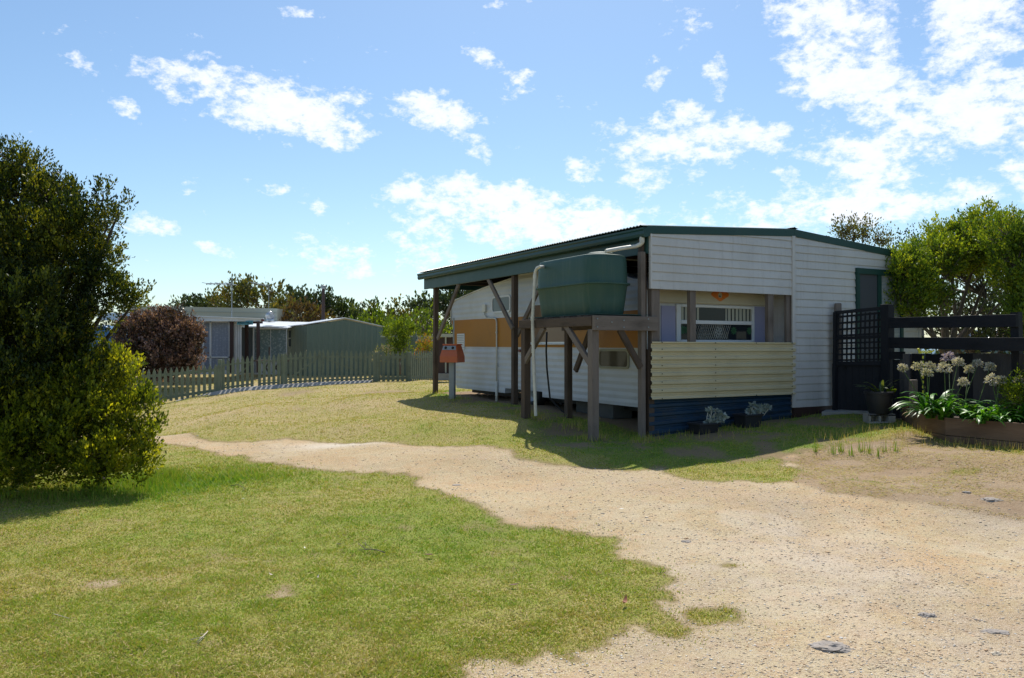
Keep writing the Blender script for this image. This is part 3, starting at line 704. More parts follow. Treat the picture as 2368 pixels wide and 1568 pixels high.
far('brownish tree behind the bushes right of the shed', 42, [(925, 722, 26, 16), (905, 735, 24, 20), (945, 728, 20, 18), (890, 748, 20, 18), (965, 738, 20, 18)], M['lf_orange'], fill=.25)
far('thin tree with bare branches left of the carport post', 40, [(975, 700, 14, 20), (985, 690, 14, 14), (966, 690, 10, 12), (990, 708, 12, 18)], M['lf_far_dk'], fill=.7, cl=1.2, csize=.35, sprigs=6)
far('tall dark gum seen through the open carport', 38, [(1075, 680, 28, 22), (1050, 690, 28, 24), (1100, 672, 26, 20), (1020, 700, 20, 26), (1010, 720, 16, 20), (1120, 665, 22, 16), (1075, 710, 60, 24)], M['lf_far_dk'], cl=2.6)
far('wide bright green hedge-like shrub behind the grey-green fence', 35, [(955, 755, 34, 24), (985, 752, 30, 26), (925, 765, 30, 22), (1015, 765, 32, 26), (900, 775, 26, 20)], M['lf_lime'], name='shrub', lsize=.13)
far('low dark shrub filling the gap under the far trees', 46, [(820, 770, 60, 35), (930, 775, 60, 35), (700, 765, 60, 35), (1010, 775, 60, 35), (600, 770, 60, 40)], M['lf_far_dk'], name='shrub')
far('wispy brown tree top showing over the annexe roof', 24, [(1955, 535, 18, 16), (1975, 545, 14, 26), (1998, 540, 16, 18), (2030, 548, 12, 18), (2042, 560, 10, 16), (1945, 540, 10, 12)], M['lf_orange'], lsize=.075, csize=.16, cl=16, fill=.6)
far('small dark tree crown peeping between annexe roof and tea tree', 22, [(2128, 562, 12, 10), (2095, 575, 20, 8), (2062, 580, 22, 8), (2120, 590, 20, 18)], M['lf_far_dk'], lsize=.07, csize=.2, cl=8)
far('dense dark bush mass behind the black rail fence', 16.8, [(2260, 745, 90, 50), (2350, 730, 80, 70), (2225, 790, 42, 36), (2330, 800, 100, 40), (2440, 700, 80, 90), (2290, 690, 60, 40), (2235, 672, 70, 34), (2185, 705, 40, 40), (2150, 735, 30, 24)], M['lf_far_dk'], lsize=.09, csize=.3, cl=5, name='shrub')
# small clipped bright tree + flowering shrubs behind the fence
tree('small_tree', 'small lime green tree with cloud-like tufts behind the picket fence', 'tree', atY(922, 860, 29),
     [bl(912, 766, 29, 18, 11), bl(938, 758, 29, 20, 12), bl(944, 778, 29, 16, 10), bl(920, 795, 29, 18, 14), bl(905, 812, 29, 12, 12), bl(940, 805, 29, 18, 10)], M['lf_lime'], M['bark'], .07, 16, .16, 10, 7, .07, twfrac=.6, spread=.1, aspect=.5)
tree('flowering_shrub', 'yellow and red tipped shrub beside the carport post, behind the fence', 'shrub', atY(990, 870, 29.5),
     [bl(990, 800, 29.5, 14, 12), bl(978, 812, 29.5, 12, 12), bl(1000, 795, 29.5, 12, 16)], leafmat('leaf_tip', (.1, .17, .02), (.3, .3, .02), (.5, .14, .05), .3, 3), M['bark'], .08, 20, .14, 9, 6, .05, spread=.1)
tree('garden_plant', 'pale flowering plant poking above the picket fence near the shed', 'plant', atY(885, 872, 28.5),
     [bl(888, 812, 28.5, 10, 7), bl(880, 822, 28.5, 12, 8)], leafmat('leaf_pale', (.1, .14, .05), (.3, .3, .15), (.6, .5, .4), .3, 3), M['bark'], .06, 22, .1, 8, 6, .03, spread=.08)

# ================================================================== ANNEXE (carport + clad wall)
AN = thing('annexe', 'green roofed carport annexe with white cladding and cream and blue corrugated sheets', 'annexe', W(0, 0, g(OX, OY)))
AEND = onb(2123, 760)[0]; ARIDGE = onb(1832, 531)[0]
def zroof(a):   # top edge of barge
    z0 = onb(1500, 523)[1]; z1 = onb(1832, 531)[1]; a2, z2 = onb(2052, 577.5)
    if a <= ARIDGE: return z0+(z1-z0)*(a/ARIDGE)
    return z1+(z2-z1)*((a-ARIDGE)/(a2-ARIDGE))
def ab_box(mb, a0, a1, b0, b1, z0, z1): return mb.box(a0, a1, b0, b1, z0, z1, lambda a, b, z: W(a, b, z))
# roof sheet, corrugations run down the slope
BL = 8.32
mb = MB(); pit = .076; nb = int(BL/pit*8); P = []
bs = np.linspace(-.02, BL, nb)
for thick, zo in ((0, 0.0),):
    for a in (-.14, 0, ARIDGE-.01):
        P.append([W(a, b, zroof(a)+.012+.0085*math.sin(b/pit*2*PI)) for b in bs])
    mb.grid(P); P = []
    for a in (ARIDGE+.01, AEND+.25):
        P.append([W(a, b, zroof(a)+.012+.0085*math.sin(b/pit*2*PI)) for b in bs])
    mb.grid(P)
mb.build('roof', M['roof'], AN, True)
mb = MB(); P0 = [W(ARIDGE-.09, 0, zroof(ARIDGE)+.018), W(ARIDGE-.02, 0, zroof(ARIDGE)+.028), W(ARIDGE, 0, zroof(ARIDGE)+.038), W(ARIDGE+.02, 0, zroof(ARIDGE)+.028), W(ARIDGE+.09, 0, zroof(ARIDGE)+.012)]
mb.grid([[p+Vector((B[0]*b, B[1]*b, 0)) for p in P0] for b in (-.05, BL)]).build('ridge_cap', M['green_trim'], AN, True)
# barge boards on the gable
mb = MB()
for a0, a1 in ((-.05, ARIDGE), (ARIDGE, AEND+.2)):
    pts = [W(a0, -.045, zroof(a0)-.115), W(a1, -.045, zroof(a1)-.115), W(a1, -.045, zroof(a1)+.004), W(a0, -.045, zroof(a0)+.004)]
    mb.prism(pts, (B[0]*.03, B[1]*.03, 0))
mb.build('barge_board', M['green_trim'], AN, bevel=.004)
# gutter along the low side and the beam below it
zg = ona(1487, 525, -.13)[1]
prof = [(-.02, -.002), (-.02, -.125), (-.10, -.145), (-.125, -.13), (-.135, -.095), (-.13, -.05), (-.145, -.03), (-.145, -.005), (-.138, -.005), (-.138, -.03), (-.12, -.05)]
mb = MB(); b0, b1 = -.05, BL
ring = [[W(a, b, zg+z) for a, z in prof] for b in (b0, b1)]
mb.grid(ring); mb.add([W(a, b1, zg+z) for a, z in prof[:8]], [tuple(range(8))]); mb.add([W(a, b0, zg+z) for a, z in prof[:8]], [tuple(range(8))[::-1]])
mb.build('gutter', M['green_trim'], AN)
zb1 = ona(1480, 589.5, 0)[1]
mb = MB(); ab_box(mb, -.02, .03, .0, BL-.12, zb1, zg-.03); mb.build('fascia_beam', M['green_trim'], AN, bevel=.004)
mb = MB()
for b in np.arange(.5, BL-.2, .9): ab_box(mb, .035, AEND-.1, b, b+.045, zb1+.10, zb1+.2)
mb.build('rafters', M['wood_dk'], AN)
mb = MB(); ab_box(mb, .03, ARIDGE, BL-.16, BL-.12, zb1+.02, zg+.02); mb.build('end_beam', M['green_trim'], AN)
# posts and braces
def post(mat, a, b, w, d, z0, z1, name='post', lean=0):
    mb = MB(); mb.box(-w/2, w/2, -d/2, d/2, z0, z1, lambda x, y, z: W(a+x, b+y+lean*(z1-z), z)); return mb.build(name, mat, AN, bevel=.005)
for px, py, lean in ((1008, 800, .01), (1190.5, 800, .004)):
    b, _ = ona(px, py, .08); p = W(.08, b, 0); post(M['wood_dk'], .08, b, .10, .10, g(p.x, p.y)-.05, zb1+.03, lean=lean)
bL = ona(1008, 800, .08)[0]; bM = ona(1190.5, 800, .08)[0]
post(M['wood_dk'], -.02, .12, .09, .09, .2, zg-.13); post(M['wood'], -.10, .04, .075, .09, .2, zb1+.02); 
def brace(p0, p1, mat=None, w=.045, h=.09, parent=AN, name='brace'):
    mb = MB(); mb.beam(p0, p1, w, h); return mb.build(name, mat or M['wood_dk'], parent, bevel=.003)
def PA(px, py, a): b, z = ona(px, py, a); return W(a, b, z)
def PB(px, py, b): a, z = onb(px, py, b); return W(a, b, z)
brace(PA(1012, 784, .02), PA(1062, 655, .02), M['wood']); brace(PA(1186, 760, .02), PA(1127, 640, .02), M['wood']); brace(PA(1196, 776, .14), PA(1252, 655, .14), M['wood'])
# upper horizontal cladding with lapped boards
def cladding(name, a0, a1, zlo, ztop, pitch, b=-.02, n=24, mat=None, parent=AN, zlo1=None, shift=0.0):
    mb = MB(); prof = []; z = zlo
    zmax = ztop(a0) if callable(ztop) else ztop
    zmax = max(ztop(a0), ztop(a1), ztop(min(max(ARIDGE, a0), a1))) if callable(ztop) else ztop
    z = zlo-shift
    while z < zmax:
        prof += [(-.016, z), (-.016, z+.012), (-.011, z+pitch*.55), (-.003, z+pitch-.012), (.001, z+pitch-.003)]; z += pitch
    as_ = np.linspace(a0, a1, n); rows_ = []
    for q, zz_ in prof:
        r = []
        for a in as_:
            lo = zlo + ((zlo1-zlo)*(a-a0)/(a1-a0) if zlo1 is not None else 0)
            top = ztop(a) if callable(ztop) else ztop
            r.append(W(a, b+q, min(max(zz_, lo), top)))
        rows_.append(r)
    mb.grid(rows_)
    return mb.build(name, mat or M['siding'], parent)
aT = onb(1831, 700)[0]
zlow = onb(1507, 668)[1]; zlow1 = onb(1830, 690)[1]
ztopf = lambda a: zroof(a)-.06
PIT = (onb(1507, 659)[1]-onb(1507, 553)[1])/-5.25
PIT = .127
cladding('cladding', .03, aT-.03, zlow, ztopf, PIT, zlo1=zlow1)
zlo2 = onb(1840, 942)[1]
cladding('cladding', aT+.03, AEND, zlo2, ztopf, PIT)
for q in ((aT-.034, aT+.034, -.05, -.02, zlo2, zroof(aT)-.11), (.0, .032, -.045, -.0, zlow, zroof(0)-.11), (AEND-.035, AEND+.03, -.05, .02, zlo2, zroof(AEND)-.11)):
    mb = MB(); ab_box(mb, *q); mb.build('cladding_trim', M['siding'], AN, bevel=.003)
mb = MB(); ab_box(mb, aT+.01, AEND, -.03, .02, zlo2-.25, zlo2+.003); mb.build('base_board', M['brown'], AN)
mb = MB(); ab_box(mb, AEND-.02, AEND, .02, 7.5, zlo2-.2, zroof(AEND)-.1); mb.build('side_wall', M['siding'], AN)
# stud posts in the opening
zo0 = onb(1600, 795)[1]; 
def stud(px0, px1, b0, b1, mat, z0=None, z1=None):
    a0 = onb(px0, 740, b0)[0]; a1 = onb(px1, 740, b0)[0]
    mb = MB(); ab_box(mb, a0, a1, b0, b1, zo0-.08 if z0 is None else z0, zlow+.25 if z1 is None else z1); mb.build('stud', mat, AN, bevel=.003)
stud(1507, 1526, .0, .09, M['wood']); stud(1596, 1609.5, .0, .07, M['wood']); stud(1776.5, 1789, .0, .07, M['wood']); stud(1819, 1829, .0, .05, M['wood'])
mb = MB(); ab_box(mb, .0, .1, .0, .09, .2, zo0-.08); mb.build('stud', M['wood_dk'], AN)
# inner lining wall seen through the opening
mb = MB(); ab_box(mb, aT, aT+.05, .03, BL-.3, .5, zroof(aT)-.13); ab_box
for z in np.arange(1.0, 3.2, PIT): mb.box(.03, 2.2, aT-.012, aT-.001, z, z+PIT-.008, lambda b, a, z: W(a, b, z))
mb.build('inner_wall', M['siding'], AN)
# horizontal ribbed sheets
def ribbed(name, a0, a1, zt0, zt1, zb0, zb1_, nrib, b, mat, amp=.028, rw=.42):
    mb = MB(); K = []
    for i in range(nrib):
        t0 = i/nrib; w = 1/nrib
        K += [(t0, 1), (t0+w*.16, 1), (t0+w*.30, 0), (t0+w*.44, 0), (t0+w*.5, .22), (t0+w*.56, 0), (t0+w*.70, 0), (t0+w*.86, 1)]
    K.append((1, 1)); as_ = np.linspace(a0, a1, 40); P = []
    for t, h in K:
        P.append([W(a, b-amp*h+.006*math.sin(a*2.1+t*3)*t, (zt0+(zt1-zt0)*(a-a0)/(a1-a0))*(1-t)+(zb0+(zb1_-zb0)*(a-a0)/(a1-a0))*t) for a in as_])
    mb.grid(P); o = mb.build(name, mat, AN)
    md = o.modifiers.new('s', 'SOLIDIFY'); md.thickness = .002; return o
zt0 = onb(1507, 790, -.07)[1]; zt1 = onb(1832, 792, -.07)[1]; zc0 = onb(1507, 924, -.07)[1]; zc1 = onb(1832, 912, -.07)[1]
ribbed('cream_sheet', .0, aT+.01, zt0, zt1, zc0, zc1, 7, -.045, M['cream'])
ribbed('blue_sheet', .0, aT-.01, zc0+.03, zc1+.03, zc0-.62, zc1-.42, 5, .018, M['blue'])
for zt in (.0,):
    for i in range(8):
        for fa in (.06, .41, .70, .97):
            if i not in (0, 7) and fa in (.70,): continue
            a = aT*fa; z = (zt0+(zt1-zt0)*fa)*(1-i/7)+(zc0+(zc1-zc0)*fa)*i/7+(-.012 if i == 0 else .01)
            c = W(a, -.078, z); mb = MB(); mb.tube([c, c+Vector((-B[0]*.008, -B[1]*.008, 0))], .008, 6); mb.build('screw', M['black'], AN)
# green framed window with venetian blind
w0 = onb(1974.5, 700)[0]; w1 = onb(2081, 700)[0]; wm = onb(2027, 700)[0]; wz1 = onb(1974.5, 620)[1]; wz0 = .98
WN = MB(); ab_box(WN, w0, w0+.07, -.075, .0, wz0, wz1-.1); ab_box(WN, w1-.07, w1, -.075, .0, wz0, wz1-.1); ab_box(WN, w0-.005, w1+.005, -.08, .0, wz1-.1, wz1); ab_box(WN, wm-.045, wm+.045, -.073, .0, wz0, wz1-.1); ab_box(WN, w0, w1, -.08, .0, wz0-.07, wz0)
WN = WN.build('window', M['green_trim'], AN, bevel=.003)
mb = MB(); ab_box(mb, w0+.07, wm-.045, -.045, -.038, wz0, wz1-.1); mb.build('flyscreen', paint('flyscreen', (.06, .065, .075), .8, .1, 30), WN)
mb = MB(); ab_box(mb, wm+.045, w1-.07, -.045, -.038, wz0, wz1-.1)
def m_blind():
    t = NT('blind_glass'); gnode = t.n('ShaderNodeNewGeometry'); sx = t.n('ShaderNodeSeparateXYZ'); t.l(gnode.outputs['Position'], sx.inputs[0])
    w = t.math('PINGPONG', sx.outputs[2], .0125); f = t.math('MULTIPLY', w, 80.0)
    return t.fin(t.bsdf(t.mix(f, (.16, .18, .2), (.42, .44, .46)), .08, spec=1.0))
mb.build('pane', m_blind(), WN)
# downpipe
mb = MB(); d0 = PA(1486.5, 549, -.09)
pa = [W(-.09, .04, zg-.12), W(-.09, .04, zg-.21), W(-.11, .06, zg-.24), W(-.16, .10, zg-.265)]
endp = PB(1401, 581, .10)
pa += [pa[-1].lerp(endp, .5)+Vector((0, 0, .005)), endp]
mb.tube(pa, [.034, .034, .033, .029, .029, .030], 12); mb.tube([pa[0]+Vector((0, 0, -.03)), pa[1]], .038, 12); mb.build('downpipe', M['pvc'], AN, 'auto')

# ================================================================== TANK STAND + TANK
TS = thing('tank_stand', 'weathered timber stand carrying the green water tank', 'stand', W(-.5, .9, .4))
cz1 = PB(1372, 729.5, 0).z; a_out = onb(1372, 900, .05)[0]; bA = ona(1216, 850, a_out)[0]
def tpost(a, b, w, z1, mat, name='post', z0=None, lean=0):
    p = W(a, b, 0); z0 = g(p.x, p.y)-.06 if z0 is None else z0
    mb = MB(); mb.box(-w/2, w/2, -w/2, w/2, z0, z1, lambda x, y, z: W(a+x, b+y+lean*(z1-z), z)); return mb.build(name, mat, TS, bevel=.006)
tpost(a_out, .05, .115, cz1-.19, M['wood']); tpost(a_out, bA, .115, cz1-.03, M['wood_dk']); tpost(-.12, bA+.02, .10, cz1-.12, M['wood_dk']); 
mb = MB(); ab_box(mb, a_out-.06, .13, -.06, -.005, cz1-.205, cz1); mb.build('beam', M['wood'], TS, bevel=.005)
mb = MB(); ab_box(mb, a_out-.075, a_out-.02, -.005, bA+.1, cz1-.145, cz1-.01); mb.build('beam', M['wood_dk'], TS, bevel=.006)
mb = MB(); ab_box(mb, -.2, -.15, -.0, bA+.1, cz1-.17, cz1-.03); mb.build('beam', M['wood_dk'], TS)
mb = MB()
for i in range(13): b = .0+i*(bA+.05)/13; ab_box(mb, a_out-.02, .02, b+.005, b+.13, cz1-.02, cz1+.006+.004*(i % 3))
mb.build('deck', M['wood_dk'], TS)
mb = MB(); ab_box(mb, a_out+.02, -.02, .0, bA-.05, cz1+.018, cz1+.03); mb.build('mat', M['bitumen'], TS)
for p0, p1 in ((PA(1366, 842, a_out-.03), PA(1309, 752, a_out-.03)), (PA(1213, 840, a_out-.03), PA(1259, 757, a_out-.03))):
    brace(p0, p1, M['wood'], .05, .085, TS)
brace(PB(1481, 850, -.0), PB(1433, 762, -.0), M['wood_dk'], .05, .09, TS)
brace(PA(1331, 858, -.15), PA(1364, 768, -.15), M['wood_dk'], .05, .09, TS)
for px, py in ((1381, 737), (1381, 756), (1414, 745), (1442, 741), (1442, 757), (1499, 738), (1499, 757)):
    q = PB(px, py, -.062); m = MB(); m.tube([q, q-Vector((B[0], B[1], 0))*.012], .011, 6); m.build('bolt', M['galv'], TS)
# tank
def rrect(a0, a1, b0, b1, r, n=12):
    out = []
    for (ca, cb, t0) in ((a1-r, b1-r, 0), (a0+r, b1-r, PI/2), (a0+r, b0+r, PI), (a1-r, b0+r, 1.5*PI)):
        for k in range(n+1):
            t = t0+PI/2*k/n; out.append((ca+r*math.cos(t), cb+r*math.sin(t)))
    return out
ta0, ta1, tb0, tb1 = a_out+.01, -.17, .08, 1.76; tz = cz1+.03
TK = MB(); H = .86; fl = .44; ls = []
def lv(z, ins, r=.27): return [W(a, b, tz+z) for a, b in rrect(ta0+ins, ta1-ins, tb0+ins, tb1-ins, max(r-ins*.3, .05))]
prof = [(0, .10), (.0, .07), (.02, .055), (.2, .035), (fl-.03, .012), (fl-.012, .0), (fl-.008, -.022), (fl+.012, -.022), (fl+.016, .006), (fl+.03, .012), (.6, .012), (H-.07, .02), (H-.03, .028), (H-.008, .04), (H, .065), (H+.025, .2), (H+.04, .32)]
P = [lv(z, i) for z, i in prof]; P = [r+[r[0]] for r in P]
TK.grid(P); n = len(P[-1])-1; TK.add(P[-1][:-1], [tuple(range(n))]); TK.add(P[0][:-1], [tuple(range(n))[::-1]])
TKo = thing('water_tank', 'large moulded green plastic rainwater tank on the timber stand', 'water tank', W((ta0+ta1)/2, (tb0+tb1)/2, tz))
TK.build('tank_body', M['tank'], TKo, 'auto')
mb = MB(); c = W((ta0+ta1)/2+.1, .55, tz+H+.02); mb.lathe(c, [(.20, 0), (.20, .03), (.17, .045), (.01, .05)], 24); mb.build('lid', M['tank'], TKo, 'auto')
ap = a_out-.11
mb = MB(); bp = ona(1236, 700, ap)[0]
pp = [PA(1256, 617, ap+.12), PA(1249, 617, ap), PA(1242, 620, ap), PA(1238, 628, ap), PA(1237, 640, ap), PA(1231.5, 737, ap), PA(1233.5, 812, ap), W(ap, bp-.02, g(*W(ap, bp, 0)[:2])-.02)]
pp[-1] = PA(1239, 962, ap)
mb.tube(pp, .025, 12)
for i, tt in ((4, .0), (5, .0), (6, .0)): mb.tube([pp[i]+Vector((0, 0, .03)), pp[i]-Vector((0, 0, .03))], .030, 12)
mb.build('overflow_pipe', M['pvc'], TKo, 'auto')
mb = MB(); hp = [PA(1264.5, 768, -.25), PA(1263, 812, -.2), PA(1264.5, 850, -.2), PA(1268, 885, -.2), PA(1272, 922, -.2)]
hp.append(W(.0, ona(1300, 955, 0)[0], .5)); hp.append(gp(1318, 965)+Vector((0, 0, .03)))
mb.tube(hp, .016, 8); mb.build('hose', M['black'], TKo, True)

# ================================================================== CARAVAN
CVA, CVB = .35, 2.88; CVE = .45
CV = thing('caravan', 'old white caravan with an orange stripe parked under the carport', 'caravan', W(1.6, 4, .5))
def ZA(px, py, a=CVA): return ona(px, py, a)
zbot = ZA(1476, 942)[1]
b0c, b1c = CVE, 7.28
def zt_(px, py): b, z = ZA(px, py); return (b, z)
top = [(b0c+.0, 2.42), (b0c+.04, 2.52), (b0c+.12, 2.59), (b0c+.35, 2.64), (1.2, 2.76), (1.9, 2.87), (2.6, 2.95), (3.4, 3.0), zt_(1200, 635.5), zt_(1183.7, 645), zt_(1128, 664), zt_(1090, 679), zt_(1054, 695)]
be = top[-1][0]
nose = [(be+.16, top[-1][1]-.07), (be+.24, top[-1][1]-.17), (be+.22, 2.12), (be+.05, 1.9), (be+.08, 1.45), (be+.16, 1.3), (be+.12, 1.0), (be-.02, zbot+.05), (be-.05, zbot)]
wh = [(ona(1168, 880, CVA)[0], zbot), (ona(1168, 880, CVA)[0], zbot+.10), (ona(1254, 880, CVA)[0], zbot+.10), (ona(1254, 880, CVA)[0], zbot)]
prof = [(b0c+.12, zbot), (b0c, zbot+.2)]+top+nose+wh
mb = MB(); n = len(prof); r = .03
L1 = [W(CVA, b, z) for b, z in prof]; L2 = [W(CVB, b, z) for b, z in prof]
mb.add(L1, [tuple(range(n))]); mb.add(L2, [tuple(range(n))[::-1]])
for i in range(n):
    j = (i+1) % n; mb.add([L1[i], L2[i], L2[j], L1[j]], [(0, 1, 2, 3)])
BODY = mb.build('body', M['carawhite'], CV, bevel=.02)
mb = MB()
for off in (0,):
    pts = [W(CVA-.012, b, z+.012) for b, z in [prof[1]]+top+nose[:3]]
    mb.tube(pts, .014, 6)
mb.build('edge_trim', M['white'], CV, True)
zs0 = ZA(1047, 801.5)[1]; zs1 = ZA(1047, 741)[1]; zn0 = 1.575; zn1 = ZA(1200, 734.7)[1]
mb = MB(); pts = [(b0c+.03, zn0), (be+.07, zs0), (be+.055, (zs0+1.9)/2), (be+.06, 1.9), (be+.2, zs1-.06), (be+.22, zs1), (b0c+.03, zn1)]
mb.prism([W(CVA-.004, b, z) for b, z in pts], (A[0]*.003, A[1]*.003, 0)); mb.build('stripe', M['orange'], CV)
mb = MB()
bw_ = [ (ona(1262,900,CVA)[0]-.25) ]
wc = W(CVA+.12, ona(1225, 900, CVA)[0], .72)
ax = Vector((A[0], A[1], 0))
def wheel(c, r, parent):
    m1 = MB(); pts = []
    prof = [(r*.58, -.09), (r*.85, -.1), (r*.98, -.08), (r, -.03), (r, .03), (r*.98, .08), (r*.85, .1), (r*.58, .09)]
    ring = []
    bx = Vector((B[0], B[1], 0))
    for q, o in prof: ring.append([c+ax*o+(bx*math.cos(t)+Vector((0, 0, 1))*math.sin(t))*q for t in np.linspace(0, 2*PI, 29)])
    m1.grid(ring); w = m1.build('wheel', M['black'], parent, True)
    m2 = MB(); ring = []
    for q, o in [(r*.58, -.08), (r*.5, -.04), (r*.2, -.06), (.01, -.07)]: ring.append([c+ax*o+(bx*math.cos(t)+Vector((0, 0, 1))*math.sin(t))*q for t in np.linspace(0, 2*PI, 29)])
    m2.grid(ring); m2.build('rim', M['galv'], w, True)
wheel(wc, .3, CV)
mb = MB(); ab_box(mb, CVA+.3, CVA+.4, .7, 7.0, zbot-.1, zbot-.01); ab_box(mb, CVB-.4, CVB-.3, .7, 7.0, zbot-.1, zbot-.01); ab_box(mb, CVA+.3, CVB-.3, 3.3, 3.4, zbot-.14, zbot-.05); mb.build('chassis', M['black'], CV)
mb = MB(); dpt = W((CVA+CVB)/2, be, zbot-.05); mb.tube([W(CVA+.5, be-.1, zbot-.05), W((CVA+CVB)/2, be+1.0, zbot-.1)], .04, 6); mb.tube([W(CVB-.5, be-.1, zbot-.05), W((CVA+CVB)/2, be+1.0, zbot-.1)], .04, 6); mb.build('drawbar', M['galv'], CV)
def rr2(x0, x1, z0, z1, r, n=4):
    out = []
    for cx, cz, t0 in ((x1-r, z1-r, 0), (x0+r, z1-r, PI/2), (x0+r, z0+r, PI), (x1-r, z0+r, 1.5*PI)):
        for k in range(n+1): t = t0+PI/2*k/n; out.append((cx+r*math.cos(t), cz+r*math.sin(t)))
    return out
def side_window(x0, y0, x1, y1, paneMat, fr=.035, frameMat=None, curtain=None, botbar=False):
    b1_, zt = ZA(x0, y0); b0_, zb = ZA(x1, y1)
    o = rr2(b0_, b1_, zb, zt, .07); i = rr2(b0_+fr, b1_-fr, zb+fr, zt-fr, .05); n = len(o)
    fm = MB(); q = CVA-.02
    O1 = [W(q, b, z) for b, z in o]; I1 = [W(q, b, z) for b, z in i]; O2 = [W(CVA-.003, b, z) for b, z in o]; I2 = [W(CVA-.003, b, z) for b, z in i]
    fm.grid([O2+[O2[0]], O1+[O1[0]], I1+[I1[0]], I2+[I2[0]]]); f = fm.build('window', frameMat or M['chrome'], CV)
    pm = MB(); pm.add([W(CVA-.008, b, z) for b, z in i], [tuple(range(n))]); pm.build('pane', paneMat, f)
    if botbar: m3 = MB(); m3.tube([W(CVA-.03, b0_, zb), W(CVA-.03, b1_, zb)], .018, 8); m3.build('sill', M['white'], f)
    return f
M['curtpane'] = glass('curtained_pane', (.23, .15, .10), .18); M['palepane'] = glass('pale_pane', (.12, .15, .17), .1); M['dimpane'] = glass('dim_pane', (.10, .085, .06), .12)
side_window(1138.5, 686.5, 1181.5, 721.5, M['palepane'], frameMat=M['white'])
side_window(1219, 704, 1327, 795, M['curtpane'], botbar=True)
side_window(1385, 807, 1456, 854, M['dimpane'], frameMat=paint('yellowed_rubber', (.32, .30, .2), .6, .1, 5))
def side_box(x0, y0, x1, y1, d, mat, name, parent=CV):
    b1_, zt = ZA(x0, y0); b0_, zb = ZA(x1, y1); m = MB(); ab_box(m, CVA-d, CVA-.002, b0_, b1_, zb, zt); return m.build(name, mat, parent, bevel=.004)
vent = side_box(1058, 772, 1075, 808, .014, M['white'], 'vent')
m = MB(); b1_, zt = ZA(1058, 772); b0_, zb = ZA(1075, 808)
for k in range(8): z = zb+(zt-zb)*(k+.8)/9; ab_box(m, CVA-.02, CVA-.0142, b0_+.03, b1_-.03, z, z+.012)
m.build('vent_slats', M['galv'], vent)
side_box(1119.5, 704.5, 1126, 721, .05, M['pvc'], 'socket_box')
side_box(1200, 808, 1205, 814, .03, M['red'], 'marker_light')
def pa2(px, py, q=.03): return W(CVA-q, ZA(px, py)[0], ZA(px, py)[1])
m = MB(); m.tube([pa2(1122, 720), pa2(1123, 729), pa2(1128, 735.5), pa2(1133, 736), pa2(1145, 736), pa2(1150, 738), pa2(1151.5, 745), pa2(1151.5, 800), pa2(1151.5, 884)], .016, 8)
m.tube([pa2(1151.5, 882), W(CVA-.03, ZA(1151.5, 884)[0], .35)], .026, 8)
for py in (769, 845): m.tube([pa2(1151.5, py-2), pa2(1151.5, py+2)], .024, 8)
m.build('conduit', M['pvc'], CV, True)
# end wall of the caravan seen through the opening
E = CVE
def pe(px, py, q=0): return PB(px, py, E-q)
def ebox(m, x0, y0, x1, y1, q0, q1):
    p0 = pe(x0, y0); aa0, z0 = onb(x0, y1, E); aa1, z1 = onb(x1, y0, E); ab_box(m, aa0, aa1, E-q1, E-q0, z0, z1)
m = MB(); a1_ = CVB; zq = onb(1640, 704, E)[1]; ab_box(m, CVA+.01, CVB, E-.07, E-.004, zq, 2.5); m.build('upper_panel', M['capcream'], CV, bevel=.015)
for q in ((1528, 708, 1560, 800, .002, .02), (1741, 708, 1768, 800, .002, .02)): m = MB(); ebox(m, *q); m.build('side_panel', M['lav'], CV)
aw0 = onb(1561, 740, E)[0]; aw1 = onb(1741, 740, E)[0]; zw1 = onb(1650, 706, E)[1]; zwm = onb(1650, 746, E)[1]; zw0 = onb(1650, 791, E)[1]
m = MB()
ab_box(m, aw0, aw0+.09, E-.04, E-.002, zw0, zw1); ab_box(m, aw1-.05, aw1, E-.04, E-.002, zw0, zw1); ab_box(m, aw0+.09, aw1-.05, E-.04, E-.002, zw1-.045, zw1); ab_box(m, aw0+.09, aw1-.05, E-.045, E-.002, zwm-.03, zwm+.03); ab_box(m, aw0+.09, aw1-.05, E-.04, E-.002, zw0-.02, zw0+.035)
ab_box(m, CVA, CVB, E-.03, E-.003, zw1+.003, zw1+.03)
EW = m.build('end_window', M['white'], CV, bevel=.008)
m = MB(); ab_box(m, aw0+.09, aw1-.05, E-.012, E-.006, zw0, zw1-.03); m.build('pane', M['glass'], EW)
wcur = lambda f0, f1: (aw0+.09+(aw1-aw0-.14)*f0, aw0+.09+(aw1-aw0-.14)*f1)
for f0, f1 in ((0, .25), (.62, 1)):
    c0, c1 = wcur(f0, f1); pts = []; m = MB()
    for k in range(41):
        a = c0+(c1-c0)*k/40; pts.append((a, E-.014-.004*math.sin(a*75)))
    m.grid([[W(a, b, z) for a, b in pts] for z in (zwm+.03, zw1-.045)]); m.build('curtain', M['curtain'], EW, True)
m = MB(); c0, c1 = wcur(0, 1)
for k in range(16):
    x = c0+(c1-c0)*(.24+.42*k/16)
    for s in (-1, 1): m.tube([W(x, E-.018, zw0+.05), W(x+s*.09, E-.018, zwm-.04)], .0022, 4)
cc = W(c0+(c1-c0)*.52, E-.019, (zw0+zwm)/2)
for k in range(7):
    t = 2*PI*k/7; p = cc+Vector((A[0]*math.cos(t)*.06, A[1]*math.cos(t)*.06, math.sin(t)*.05))
    m.tube([p+Vector((A[0]*math.cos(u)*.03, A[1]*math.cos(u)*.03, math.sin(u)*.03)) for u in np.linspace(0, 2*PI, 9)], .0022, 4)
m.build('lace_trim', M['pvc'], EW)
M['lprint'] = paint('leaf_print', (.03, .12, .04), .6, .3, 9)
